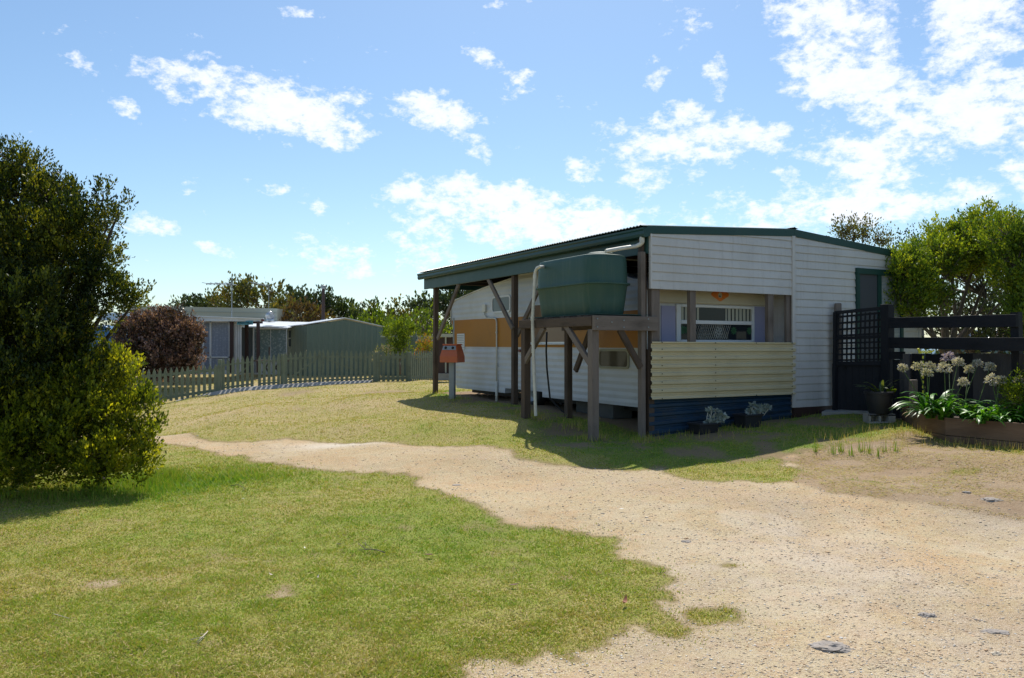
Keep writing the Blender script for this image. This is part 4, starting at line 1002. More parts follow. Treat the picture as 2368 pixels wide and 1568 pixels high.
for fx, rr in ((.74, .07), (.03, .08), (.97, .07), (.07, .06)):
    cc = W(c0+(c1-c0)*fx, E-.017, (zw0+zwm)/2+.03); m = MB()
    for k in range(9):
        t = 2*PI*k/9+fx*9; d = Vector((A[0]*math.cos(t), A[1]*math.cos(t), math.sin(t))); s = d.cross(Vector((B[0], B[1], 0)))
        m.add([cc, cc+d*rr*.5+s*.02, cc+d*rr, cc+d*rr*.5-s*.02], [(0, 1, 2, 3)])
    m.build('leaf_decoration', M['lprint'], EW)
# diamond emblem partly hidden by the cladding
m = MB(); cx_, cz_ = onb(1665.5, 681, E-.075); hw = onb(1686, 681, E-.075)[0]-cx_; hz = cz_-onb(1665.5, 696.5, E-.075)[1]
dia = [(hw, .0), (hw*.93, .025), (.02, hz), (0, hz+.004), (-.02, hz), (-hw*.93, .025), (-hw, 0), (-hw*.93, -.025), (-.02, -hz), (0, -hz-.004), (.02, -hz), (hw*.93, -.025)]
circ = [(.045*math.cos(t), .045*math.sin(t)-.0) for t in np.linspace(0, 2*PI, 13)[:-1]]
ring1 = [W(cx_+x, E-.074, cz_+z) for x, z in dia]; ring2 = [W(cx_+x, E-.074, cz_+z-.012) for x, z in circ]
m.grid([ring1+[ring1[0]], ring2+[ring2[0]]]); m.build('emblem', paint('emblem_orange', (.62, .17, .01), .5, .05, 4), CV)
m = MB(); m.add([W(cx_+x*.4-.008, E-.076, cz_+z*.35-.03) for x, z in circ], [tuple(range(12))]); m.build('emblem_mark', M['ink'], CV)
# front window surround at the nose
m = MB(); ab_box(m, CVA-.006, CVA+.06, be+.06, be+.14, 1.5, 2.25); m.build('window_frame', M['galv'], CV)
# blocks under caravan
bp_ = gp(1425, 960); 
m = MB()
M['shadeblock'] = paint('shaded_concrete', (.10, .10, .09), .95, .3, 6, bstr=.4)  # concrete copy darkened to stand for the shade under the caravan
def block(px, py, a, dims, label):
    b, z = ona(px, py, a); p = W(a, b, 0); zb = g(p.x, p.y)
    mm = MB(); mm.box(-dims[0]/2, dims[0]/2, -dims[1]/2, dims[1]/2, zb, zb+dims[2], lambda x, y, z: W(a+x, b+y, z)); o = mm.build('concrete_block', M['shadeblock'], None, bevel=.008); tag(o, label, 'block'); return o
block(1423, 960, .62, (.4, .4, .3), 'pale concrete block stacked in the shadow under the near end of the caravan')
block(1385, 930, .75, (.35, .9, .2), 'long flat block lying under the caravan behind the stand post')

# ================================================================== UTILITY BOX
p = gp(1046, 923); UB = thing('utility_box', 'orange power box with a sloped hood on a galvanised post', 'power box', p); Yb = p.y
m = MB(); q0 = atY(1039, 840, Yb); q1 = atY(1053, 840, Yb); w = (q1.x-q0.x)
cxb = (q0.x+q1.x)/2
def rbx(m, x0, x1, y0, y1, z0, z1, ang=-.35):
    c, s = math.cos(ang), math.sin(ang)
    return m.box(x0, x1, y0, y1, z0, z1, lambda x, y, z: Vector((cxb+x*c-y*s, Yb+x*s+y*c, z)))
rbx(m, -w*.45, w*.45, -w*.4, w*.4, p.z-.05, 1.33); m.build('post', M['galv'], UB, bevel=.004)
zt = atY(1046, 796, Yb).z; zb = atY(1046, 838, Yb).z; c, s = math.cos(-.42), math.sin(-.42)
def R(x, y, z): return Vector((cxb+x*c-y*s, Yb+x*s+y*c, z))
lx, ly = .215, .17; tx, ty = .16, .11
m = MB(); vs = [R(-lx, -ly, zb), R(lx, -ly, zb), R(lx, ly, zb), R(-lx, ly, zb), R(-lx*.985, -ly, zb+.13), R(lx*.985, -ly, zb+.13), R(lx*.985, ly, zb+.13), R(-lx*.985, ly, zb+.13), R(-tx, -ty, zt-.02), R(tx, -ty, zt-.02), R(tx, ty, zt-.02), R(-tx, ty, zt-.02)]
m.add(vs, [(3, 2, 1, 0)]+[(i, (i+1) % 4, 4+(i+1) % 4, 4+i) for i in range(4)]+[(4+i, 4+(i+1) % 4, 8+(i+1) % 4, 8+i) for i in range(4)]+[(8, 9, 10, 11)])
m.build('hood', M['boxorange'], UB, bevel=.012)
m = MB(); m.add([R(x, y, z) for z in (zt-.021, zt+.006) for x, y in ((-tx-.012, -ty-.012), (tx+.012, -ty-.012), (tx+.012, ty+.012), (-tx-.012, ty+.012))], [(3, 2, 1, 0), (4, 5, 6, 7), (0, 1, 5, 4), (1, 2, 6, 5), (2, 3, 7, 6), (3, 0, 4, 7)]); m.build('cap', M['boxorange'], UB, bevel=.008)
for s_ in (-1, 1):
    m = MB(); cc = R(s_*.085, -.136, zt-.075); dd = R(s_*.085, -.15, zt-.08)-cc; m.tube([cc, cc+dd*1.6], [.03, .022], 14); m.build('lamp_eye', M['black'], UB, True)
m = MB(); z_ = zt-.075; vv = [R(-.15, -.128, z_+.04), R(.15, -.128, z_+.04), R(.165, -.146, z_-.045), R(-.165, -.146, z_-.045)]; m.add(vv, [(3, 2, 1, 0)]); m.build('plate', M['galv'], UB)

# ================================================================== PICKET FENCE
def pickets(label, px0, px1, Y0, Y1, tops, bots, pitch, kind='picket_fence', postends=(True, True), brace_dir=0, gate=False, wpx=.088):
    """a straight run from px0 to px1 ; tops/bots pixel heights at both ends"""
    p0 = atY(px0, bots[0], Y0); p1 = atY(px1, bots[1], Y1); t0 = atY(px0, tops[0], Y0).z; t1 = atY(px1, tops[1], Y1).z
    L = Vector((p1.x-p0.x, p1.y-p0.y, 0)); n = max(2, round(L.length/pitch)); d = L.normalized(); nn = Vector((d.y, -d.x, 0))
    root = thing(kind, label, 'gate' if gate else 'fence', p0, 'sage green picket fence and gates')
    me0 = None
    for i in range(n+1):
        f = i/n; c = p0.lerp(p1, f); zt = t0+(t1-t0)*f + random.uniform(-.006, .006); zb = c.z; h = zt-zb
        m = MB(); w = wpx/2
        poly = [(-w, 0), (w, 0), (w, h-.11), (w*.35, h-.03), (.012, h), (-.012, h), (-w*.35, h-.03), (-w, h-.11)]
        m.prism([c+d*x+Vector((0, 0, z)) for x, z in poly], -nn*.018); m.build('picket', M['picket'], root)
    def rail(zf0, q=.03, hh=.07, name='rail'):
        m = MB(); a = p0+Vector((0, 0, (t0-p0.z)*zf0))-nn*q; b = p1+Vector((0, 0, (t1-p1.z)*zf0))-nn*q
        m.beam(a, b, .04, hh); m.build(name, M['picket'], root)
    rail(.80, hh=.05 if gate else .085); rail(.12, hh=.05 if gate else .085)
    if brace_dir:
        a, b = (p0, p1) if brace_dir > 0 else (p1, p0); ta, tb = (t0, t1) if brace_dir > 0 else (t1, t0)
        m = MB(); m.beam(a+Vector((0, 0, .14))-nn*.06, b+Vector((0, 0, (tb-b.z)*.78))-nn*.06, .03, .035); m.build('brace', M['picket'], root)
    for k, (e, c, tt) in enumerate(((postends[0], p0, t0), (postends[1], p1, t1))):
        if e:
            m = MB(); off = -d*.1 if k == 0 else d*.1; cc = c+off-nn*.05
            m.box(cc.x-.05, cc.x+.05, cc.y-.05, cc.y+.05, cc.z-.15, tt-.03); m.build('post', M['picket'], root, bevel=.006)
    return root
pickets('left run of the picket fence beside the red-leaf bush', 330, 498, 23.6, 23.9, (855, 842), (937, 911), .163, postends=(False, True))
pickets('narrow picket gate left of the gap, next to the red-leaf bush', 516, 583, 24, 24.2, (829, 822), (906, 897), .152, 'picket_gate', (True, False), 1, True)
pickets('short four-picket gate leaf in front of the trestle table', 600, 644, 24.3, 24.4, (823, 818), (896, 893), .152, 'picket_gate', (False, False), 0, True)
pickets('wide picket gate leaf with a rising diagonal brace, left of centre', 661, 739, 24.5, 24.9, (816, 809), (893, 889), .157, 'picket_gate', (True, False), 1, True)
pickets('longest picket gate leaf with a falling brace in front of the shed', 747, 866, 24.95, 25.6, (809, 812), (888, 884), .157, 'picket_gate', (False, True), -1, True)
pickets('picket fence run right of the gates below the lime tree', 876, 942, 25.7, 26.1, (812, 812), (884, 882), .157, postends=(False, True))
pickets('receding picket fence run ending behind the carport post', 952, 1040, 26.2, 29.5, (812, 810), (882, 879), .165, postends=(True, False))
# concrete kerb under the gates
m = MB(); PT = [(415, 930, 24.0), (455, 922, 23.95), (500, 911, 23.95), (540, 904, 24.05), (585, 900, 24.15), (640, 896, 24.3), (700, 892, 24.6), (760, 889, 24.9), (860, 885.5, 25.5)]
up = []; fr = []; bt = []
for x, y, Y in PT:
    q = atY(x, y, Y); up.append(q+Vector((0, .25, .03))); fr.append(q+Vector((0, -.18, .02))); bt.append(q+Vector((0, -.55, -.22)))
m.grid([up, fr, bt]); k = m.build('kerb', M['concrete']); tag(k, 'rough concrete kerb running along the foot of the picket fence', None, None, 'structure')
md = k.modifiers.new('s', 'SOLIDIFY'); md.thickness = .06

# ================================================================== CABIN AND NEIGHBOURS
def Q(x, y, Y): return atY(x, y, Y)
def slab(m, x0, y0, x1, y1, Y, d=.05, Y1=None):
    """upright rectangle seen from px x0..x1, y0(top)..y1(bottom) at depth Y (front), thickness d"""
    Y1 = Y if Y1 is None else Y1
    a, b, c, e = Q(x0, y1, Y), Q(x1, y1, Y1), Q(x1, y0, Y1), Q(x0, y0, Y)
    return m.prism([a, b, c, e], (0, d, 0))
CB = thing('cabin', 'low cabin with white fascia, curtained windows and brown porch posts', 'cabin', Q(480, 862, 30))
def cpart(name, mat, rects, Y, d=.05, parent=None, bevel=0):
    m = MB()
    for r in rects: slab(m, *r, Y, d)
    return m.build(name, mat, parent or CB, bevel=bevel)
# fascia slopes with perspective
m = MB(); a = Q(225, 724, 28.5); b = Q(609, 737.5, 30.0); a2 = Q(225, 741, 28.5); b2 = Q(604, 743.5, 30); m.prism([a2, b2, b, a], (0, .06, 0)); 
m.build('fascia', M['white'], CB)
m = MB(); m.prism([a+Vector((0, -.03, -.0)), b+Vector((0, -.03, 0)), b+Vector((0, -.03, .03)), a+Vector((0, -.03, .03))], (0, .1, 0)); m.build('flashing', paint('white_flashing', (.85, .86, .88), .3, .05, 3), CB)
m = MB(); z = b.z-.02; m.add([a+Vector((0, .07, -.02)), b+Vector((0, .07, -.02)), b+Vector((.1, 3.2, .05)), a+Vector((0, 4, .05))], [(0, 1, 2, 3)]); m.build('roof', M['whiteroof'], CB)
cpart('fascia_end', M['red'], [(604, 738.5, 610.5, 743)], 29.97, .05)
FR = [(440, 743, 531, 745.5), (468, 743, 471, 856), (484.5, 743, 488, 856), (528.5, 743, 531, 856), (440, 824.5, 531, 827.5), (400, 743, 404, 856)]
WF = cpart('window_frame', M['white'], FR, 30.0, .06); cpart('pane', M['lace'], [(400, 744, 530, 856)], 30.05, .02, WF)
cpart('wall', M['white'], [(400, 853, 531, 866), (538, 744, 557, 866)], 30.06, .08)
m = MB(); [slab(m, x, 746, x+.7, 865, 30.045, .01) for x in (543, 549, 554)]; m.build('wall_groove', M['galv'], CB)
for x0, x1, y0 in ((531, 538, 742), (566, 573, 748), (592.7, 599, 743)): cpart('porch_post', M['brown'], [(x0, y0, x1, 862)], 29.9 if x0 != 566 else 31.0, .12)
cpart('door', M['glass_lt'], [(557, 757, 590, 862)], 31.6, .04); cpart('door_frame', M['white'], [(584.5, 757, 587.5, 862), (554.5, 757, 556, 862)], 31.5, .05)
cpart('porch_ceiling', M['brown'], [(531, 743, 604, 748)], 30.2, .2)
SG = cpart('sign_board', M['teal'], [(548.2, 741.8, 584.5, 750.8)], 29.85, .03)
cu = bpy.data.curves.new('txt', 'FONT'); cu.body = 'KNOTTYVILLE'; cu.size = .118; cu.extrude = .004; cu.align_x = 'CENTER'; cu.align_y = 'CENTER'; cu.offset = .002
to = bpy.data.objects.new('tmp', cu); COL.objects.link(to); bpy.context.view_layer.update()
me = bpy.data.meshes.new_from_object(to.evaluated_get(bpy.context.evaluated_depsgraph_get())); bpy.data.objects.remove(to)
xs_ = [v.co.x for v in me.vertices]; wd = max(xs_)-min(xs_); want = (Q(582, 746, 29.84)-Q(550.5, 746, 29.84)).length
c = Q(566.3, 746.6, 29.84)
for v in me.vertices: x, y, z = v.co; v.co = (c.x+x*want/wd, c.y-z, c.z+y)
me.materials.clear(); me.materials.append(M['ink']); link('sign_lettering', me, SG)
# second wing with patterned blinds
m = MB(); P = [Q(558, 757, 32), Q(664, 758, 32), Q(740, 745.3, 36.5), Q(604, 742.5, 36.5)]
m.grid([[P[0], P[1]], [P[3], P[2]]]); m.build('roof', M['whiteroof'], CB)
cpart('gutter', M['white'], [(556, 757, 664.5, 761)], 31.9, .12, bevel=.02)
cpart('patterned_blind', M['shell'], [(587.5, 762, 662, 834)], 32.05, .03); cpart('blind_frame', M['white'], [(661.5, 761, 663.5, 862), (625, 762, 626, 834), (588, 833, 662, 837)], 32.0, .04)
cpart('lower_wall', M['white'], [(587.5, 837, 662, 866)], 32.08, .05)
# beige building behind, ventilator, flue, aerials
BB = thing('beige_building', 'plain beige metal-clad building rising behind the cabin roof', 'building', Q(500, 800, 36))
m = MB(); slab(m, 300, 706.5, 640.5, 800, 36, .3, 36); 
m = MB(); m.prism([Q(300, 800, 36), Q(640.5, 800, 36.5), Q(640.5, 713.5, 36.5), Q(300, 707, 36)], (0, 3.5, 0)); m.build('wall', M['beige'], BB)
m = MB()
for f in (.12, .24, .36): m.prism([Q(300, 707+93*f+.5, 35.97), Q(640.5, 713.5+86*f+.5, 36.47), Q(640.5, 713.5+86*f, 36.47), Q(300, 707+93*f, 35.97)], (0, .02, 0))
m.build('wall_joint', paint('beige_joint', (.30, .31, .26), .6, .05, 2), BB)
RV = thing('roof_ventilator', 'shiny round spinning ventilator on the white cabin roof', 'ventilator', Q(625, 744, 33.5))
c = Q(625, 742, 33.5); r = 11*33.5/F
m = MB(); N = 22
for i in range(N):
    t0 = 2*PI*i/N; row = []
    for k in range(9):
        ph = -PI*.38+PI*.80*k/8; row.append((ph,))
    G = []
    for dt, rr in ((0, 1.0), (.20, .84)):
        G.append([c+Vector((math.cos(t0+dt+ .5*k/8)*r*math.cos(-PI*.36+PI*.80*k/8)*rr, math.sin(t0+dt+.5*k/8)*r*math.cos(-PI*.36+PI*.80*k/8)*rr, r*1.0+math.sin(-PI*.36+PI*.80*k/8)*r*.92)) for k in range(9)])
    m.grid(G)
m.build('vanes', M['chrome'], RV, True)
m = MB(); m.lathe(c, [(r*.95, -.06), (r*.75, .04), (r*.7, .1)], 18); m.lathe(c+Vector((0, 0, r*1.82)), [(r*.5, 0), (r*.3, .03), (.02, .05)], 14); m.build('collar', M['chrome'], RV, True)
FL = thing('flue_pipe', 'tall dark flue pipe with a square cowl above the cabin roof', 'flue', Q(748, 745, 34))
m = MB(); m.tube([Q(747.3, 745, 34), Q(748, 668, 34)], [.075, .07], 12); m.build('pipe', M['brown'], FL, 'auto')
m = MB(); c = Q(748, 668, 34); m.lathe(c, [(.08, 0), (.12, .03), (.125, .14), (.11, .15), (.02, .16)], 14); m.build('cowl', M['galv'], FL, 'auto')
m = MB(); c = Q(747.3, 745, 34); m.lathe(c, [(.16, -.02), (.1, .08), (.08, .12)], 12); m.build('flashing', M['chrome'], FL, 'auto')
def aerial(label, mast, boomx, boomy, Y, elems, grp=None):
    T = thing('television_aerial', label, 'aerial', Q(mast[0], mast[2], Y))
    m = MB(); m.tube([Q(mast[0]-.6, mast[2], Y), Q(mast[0], mast[1], Y)], .017, 6); m.build('mast', M['galv'], T)
    m = MB(); a = Q(boomx[0], boomy[0], Y); b = Q(boomx[1], boomy[1], Y); m.tube([a, b], .016, 6); m.tube([a+Vector((0, 0, -.05)), b+Vector((0, 0, -.05))], .008, 5); m.build('boom', M['galv'], T)
    m = MB()
    for f, l in elems: c = a.lerp(b, f); m.tube([c-Vector((0, l/2, 0)), c+Vector((0, l/2, 0))], .012, 5); m.tube([c-Vector((0, 0, .06)), c+Vector((0, 0, .01))], .018, 6)
    m.build('elements', M['galv'], T)
aerial('tall television aerial on the front edge of the cabin roof', (536.4, 636, 743), (478, 536), (655.5, 656.5), 30.3, [(0, .9), (.3, .8), (.55, 1.1), (.97, 1.3)])
aerial('television aerial with a tilted boom standing in front of the orange tree', (621.8, 658, 714), (582, 624), (653, 662), 36.8, [(0, .6), (.1, .6), (.2, .6), (.3, .6), (.4, .6), (.5, .7), (.65, .8), (.8, 1.), (.95, 1.2)])
# trestle table and stake
TT = thing('garden_table', 'weathered trestle table standing by the patterned blinds', 'table', Q(622, 862, 29))
cpart('table_top', M['brown'], [(586, 833, 661, 836)], 28.8, .6, TT); m = MB()
for x0, x1 in ((607, 622), (622, 607), (630, 645), (645, 630)): m.beam(Q(x0, 838, 29), Q(x1, 862, 29), .05, .05)
m.build('legs', M['black'], TT)
m = MB(); m.beam(Q(623, 803, 29.3), Q(622.5, 862, 29.3), .05, .05); o = m.build('garden_pole', M['wood_dk']); tag(o, 'thin wooden pole standing behind the trestle table', 'pole')
# shed
SH = thing('garden_shed', 'sage green metal garden shed with a low gable roof', 'shed', Q(790, 866, 31))
bz = Q(790, 867, 31).z-.1
s0 = Q(708.5, 752.6, 31); s1 = Q(885, 757.3, 32.55); ap_ = Q(797.4, 738.8, 31.75); dB = Vector((B[0], B[1], 0))*3.1
def low(p): return Vector((p.x, p.y, bz))
def ribwall(p0, p1, topf, name, mat, parent, pitch=.24):
    L = (p1-p0); L.z = 0; n = int(L.length/pitch*4); d = L.normalized(); nn = Vector((d.y, -d.x, 0)); P = [[], []]
    for i in range(n+1):
        f = i/n; o = nn*(.022 if i % 4 < 1 else 0); q = p0.lerp(p1, f); P[0].append(Vector((q.x, q.y, bz))+o); P[1].append(Vector((q.x, q.y, topf(f)))+o)
    m = MB(); m.grid(P); return m.build(name, mat, parent)
fap = (ap_.x-s0.x)/(s1.x-s0.x)
ribwall(s0, s1, lambda f: s0.z+(ap_.z-s0.z)*f/fap if f < fap else ap_.z+(s1.z-ap_.z)*(f-fap)/(1-fap), 'gable_wall', M['shed'], SH)
sl = s0+dB; ribwall(sl, s0, lambda f: s0.z, 'side_wall', M['shed'], SH)
m = MB(); e = Vector((0, 0, .02)); ov = Vector((-.87, -.49, 0))*.08
m.grid([[s0+ov+e, sl+ov+e], [ap_+e*2.5-dB*.02, ap_+dB+e*2.5], [s1-ov+e, s1-ov+dB+e]]); o = m.build('roof', M['whiteroof'], SH); o.modifiers.new('s', 'SOLIDIFY').thickness = .03
w_ = MB(); slab(w_, 666.5, 762, 673, 803, 33.2, .05); w_ = w_.build('window', M['white'], SH)
m = MB(); slab(m, 667.6, 764, 672, 781, 33.15, .02); slab(m, 667.6, 784, 672, 801, 33.15, .02); m.build('pane', M['glass_lt'], w_)
# grey green boundary fence on the right of the shed
BF = thing('boundary_fence', 'tall grey-green paling fence behind the lime tree', 'fence', Q(960, 860, 31))
m = MB(); slab(m, 880, 779, 958, 872, 31.5, .03); slab(m, 958, 777, 1100, 872, 31.3, .03); m.build('paling_panel', M['shed'], BF)
m = MB(); slab(m, 955.5, 765, 963, 872, 31.2, .12); slab(m, 905, 788, 908, 872, 31.4, .06); m.build('post', M['shed'], BF)
m = MB(); slab(m, 880, 776, 956, 779.5, 31.3, .12); slab(m, 963, 785, 1030, 789.5, 31.2, .06); m.build('rail', M['beige'], BF)
m = MB()
for i in range(20): slab(m, 964+i*4, 777-(i % 3)*.3, 964+i*4+3.2, 786, 31.25, .02)
m.build('paling', M['beige'], BF)
# dark brown hut seen between carport post and caravan nose
HT = thing('brown_hut', 'small brown hut with a pale frame seen past the left carport post', 'hut', Q(1022, 880, 26))
m = MB(); slab(m, 1012, 780, 1050, 880, 25.5, .1); m.build('wall', M['brown'], HT)
m = MB(); slab(m, 1012, 772, 1055, 779, 25.3, .3); slab(m, 1029, 778, 1032, 862, 25.35, .08); m.build('frame', M['beige'], HT)
m = MB(); slab(m, 1012, 864, 1050, 879, 25.2, .2); m.build('step', M['concrete'], HT)
# cars
def car(label, loc, rot, mat, s=1.0, group='cars parked behind the cabins'):
    T = thing('parked_car', label, 'car', loc); c_, s_ = math.cos(rot), math.sin(rot)
    def t(x, y, z): return Vector((loc[0]+(x*c_-y*s_)*s, loc[1]+(x*s_+y*c_)*s, loc[2]+z*s))
    side = [(-2.1, .35), (-2.15, .75), (-1.95, .95), (-1.0, 1.0), (-.45, 1.42), (.9, 1.46), (1.6, 1.05), (2.1, .98), (2.15, .5), (2.1, .35)]
    m = MB(); n = len(side); Wd = [(.88 if z < 1.1 else .68) for x, z in side]
    m.add([t(x, -w, z) for (x, z), w in zip(side, Wd)]+[t(x, w, z) for (x, z), w in zip(side, Wd)], [tuple(range(n)), tuple(range(n, 2*n))[::-1]]+[(i, i+n, (i+1) % n+n, (i+1) % n) for i in range(n)])
    m.build('body', mat, T, bevel=.04)
    m = MB()
    for sg in (-1, 1): m.add([t(-.85, sg*.885*.98, 1.02), t(-.42, sg*.73, 1.36), t(.85, sg*.73, 1.38), t(1.35, sg*.885*.97, 1.04)], [(0, 1, 2, 3)])
    m.add([t(-1.0, -.8, 1.03), t(-1.0, .8, 1.03), t(-.5, .66, 1.41), t(-.5, -.66, 1.41)], [(0, 1, 2, 3)])
    m.build('window', M['glass'], T)
    for x in (-1.35, 1.35):
        for sg in (-1, 1):
            m = MB(); m.tube([t(x, sg*.7, .32), t(x, sg*.92, .32)], .31*s, 20); m.build('wheel', M['black'], T, 'auto')
q = Q(252, 850, 27); car('blue car half hidden between the left tree and the red-leaf bush', (q.x-.8, q.y, Q(252, 752, 27).z-1.46), .05, M['carblue'])
q = Q(2195, 850, 19); car('light blue car glimpsed between the rails of the black fence', (q.x+1.2, q.y, Q(2165, 763, 19).z-1.42), 0.0, paint('car_paint_light', (.14, .27, .36), .3, .05, 2))

# ================================================================== RIGHT SIDE: lattice screen, black rail fence, pots, planter
LS = thing('lattice_screen', 'black lattice screen over vertical boards beside the white cladding', 'screen', Q(1990, 945, 12.9))
YA, YB = 13.0, 12.5
def SQ(x, y): f = (x-1930)/(2050-1930); return Q(x, y, YA+(YB-YA)*f)
def bar(m, x0, y0, x1, y1, w, h): m.beam(SQ(x0, y0), SQ(x1, y1), h, w)
m = MB(); bar(m, 1932.5, 722, 1931, 948, .075, .05); m.build('frame_post', M['wood_blk'], LS)
m = MB(); m.beam(SQ(2051.5, 704), SQ(2053, 955), .15, .15); m.build('post', M['wood_blk'], LS, bevel=.008)
m = MB(); pz = Q(1937.5, 700, 13.15); m.box(pz.x-.055, pz.x+.055, pz.y-.04, pz.y+.04, .6, Q(1937, 701, 13.15).z); m.build('stub_post', M['wood'], LS, bevel=.02)
m = MB(); bar(m, 1930, 723.5, 2044, 712.5, .055, .03); bar(m, 1932, 783, 2044, 778, .05, .03); bar(m, 1930, 841, 2044, 839.5, .07, .03); m.build('frame_rail', M['wood_blk'], LS)
m = MB()
for i in range(11): x = 1939+i*10.4; bar(m, x, 722, x-1.5, 781, .034 if i else .05, .008)
for r in range(4): f = (r+1)/4; bar(m, 1935, 724+f*58-5, 2043, 713+f*64-6, .034, .008)
for i in range(11): x = 1937.5+i*10.5; bar(m, x, 781, x-.5, 839, .036, .008)
for r in range(4): f = (r+1)/4.3; bar(m, 1935, 783+f*56-2, 2043, 779+f*58-2, .030, .008)
m.build('lattice', M['wood_blk'], LS)
for i in range(8):
    x0 = 1927+i*15.5; m = MB(); a = SQ(x0, 841)+Vector((0, .03, 0)); b = SQ(x0+15.0, 841)+Vector((0, .03, 0)); zb = .55
    m.prism([Vector((a.x, a.y, zb)), Vector((b.x, b.y, zb)), b, a], (0, .02, 0)); m.build('board', M['wood_blk'], LS)
RF = thing('rail_fence', 'black stained fence with two wide rails above tight palings', 'fence', Q(2200, 950, 11.5))
def FY(x): return 12.35-(x-2061)*(12.35-9.9)/(2368-2061)
m = MB(); m.beam(Q(2058, 747, FY(2058)), Q(2352, 741.5, FY(2352)), .04, .165); m.build('rail', M['wood_blk'], RF, bevel=.004)
m = MB(); m.beam(Q(2058, 792.5, FY(2058)), Q(2480, 798, FY(2480)), .04, .17); m.build('rail', M['wood_blk'], RF, bevel=.004)
m = MB(); m.beam(Q(2350, 722, FY(2352)+.08), Q(2356, 960, FY(2352)+.08), .1, .1); m.build('post', M['wood_blk'], RF)
m = MB(); m.beam(Q(2058, 822, FY(2058)+.03), Q(2092, 822, FY(2090)+.03), .03, .12); m.build('rail', M['wood_blk'], RF)
x = 2066.0
while x < 2470:
    Yx = FY(x)+.05; wdt = (.095/Yx)*F; top_ = 817.5+random.uniform(-1, 1.5) if x > 2086 else 832
    m = MB(); a = Q(x, top_, Yx); b = Q(x+wdt, top_+random.uniform(-.5, .5), FY(x+wdt)+.05)
    m.prism([Vector((a.x, a.y, .35)), Vector((b.x, b.y, .35)), b, a], (0, .018, 0))
    m.build('paling', M['wood_gry'] if (x > 2248 or 2092 < x < 2104 or random.random() < .12) else M['wood_blk'], RF)
    x += wdt+random.choice((.5, .8, 1.6))
m = MB(); m.beam(Q(2096, 818, 12.0), Q(2102, 960, 12.0), .1, .03); m.build('paling', M['wood_gry'], RF)
# planter
PL = thing('planter_bed', 'raised garden bed edged with stained timber sleepers', 'planter', gp(2186, 1020))
zt_p = .0
c0_ = gp(2127, 997); c1_ = gp(2186, 1020.5); c2_ = gp(2368, 1038); c2_ = c1_+(c2_-c1_)*1.5; c0b = Vector((c0_.x+.25, c0_.y+1.0, c0_.z))
ztop = .5*(atY(2127, 954, c0_.y).z+atY(2186, 965.5, c1_.y).z)
for k, (a, b) in enumerate(((c0b, c0_), (c0_, c1_), (c1_, c2_))):
    d = (b-a); d.z = 0; d.normalize(); nn = Vector((-d.y, d.x, 0))
    hh = (ztop-.2)/2
    for lvl in range(2):
        z0 = .2+.0+lvl*hh; m = MB(); pts = [Vector((a.x, a.y, z0)), Vector((b.x, b.y, z0)), Vector((b.x, b.y, z0+hh-.006)), Vector((a.x, a.y, z0+hh-.006))]
        uvf = None; mm = MB(); aa = Vector((a.x, a.y, z0+hh/2))+nn*.025; bb2 = Vector((b.x, b.y, z0+hh/2))+nn*.025; mm.beam(aa, bb2, .05, hh-.006); mm.build('sleeper', M['wood_red'], PL, bevel=.005)
m = MB(); zz0 = ztop-.05; back = [Vector((c2_.x, c2_.y+1.4, zz0)), Vector((c0b.x, c0b.y, zz0))]
m.add([Vector((c0_.x+.03, c0_.y, zz0)), Vector((c1_.x, c1_.y+.03, zz0)), Vector((c2_.x, c2_.y+.03, zz0))]+back, [(0, 1, 2, 3, 4)]); m.build('soil', M['soil'], PL)
def strap_leaves(m_, c, n, L, w, seed, fall=1.0, up=1.0, RR=None):
    rs = random.Random(seed); V = []; Fc = []; R_ = []
    for i in range(n):
        th = rs.random()*2*PI; l = L*rs.uniform(.6, 1.15); el = rs.uniform(.75, 1.35)*up; v = Vector((math.cos(th)*math.cos(el), math.sin(th)*math.cos(el), math.sin(el)))
        p = Vector(c)+Vector((rs.uniform(-.05, .05), rs.uniform(-.05, .05), 0)); seg = 7; b = len(V); side = Vector((-math.sin(th), math.cos(th), 0)); r = rs.random()
        tw = rs.uniform(-.5, .5)
        for k in range(seg+1):
            f = k/seg; ww = w*(.55+.9*math.sin(min(1, f*1.3+.15)*PI*.5))*(1-f**3)*.5+.001
            sd = (side+Vector((0, 0, tw*f))).normalized(); V += [p-sd*ww, p+sd*ww]; R_ += [r, r]
            p = p+v*(l/seg); v = (v+Vector((math.cos(th)*.1, math.sin(th)*.1, -.30*fall*(.5+f)))).normalized()
        for k in range(seg): Fc.append((b+2*k, b+2*k+1, b+2*k+3, b+2*k+2))
    return V, Fc, R_
def flower_head(c, r, seed):
    rs = np.random.default_rng(seed); n = 85; d = nrm(rs.normal(size=(n, 3))); d[:, 2] = np.where(d[:, 2] < -.5, -d[:, 2], d[:, 2])
    C = np.array(c)+d*r*(.55+.4*rs.random((n, 1))); LV, LR = leafcloud(C, d, 5, .012, .028, .42, up=0, jit=.6); return LV, LR
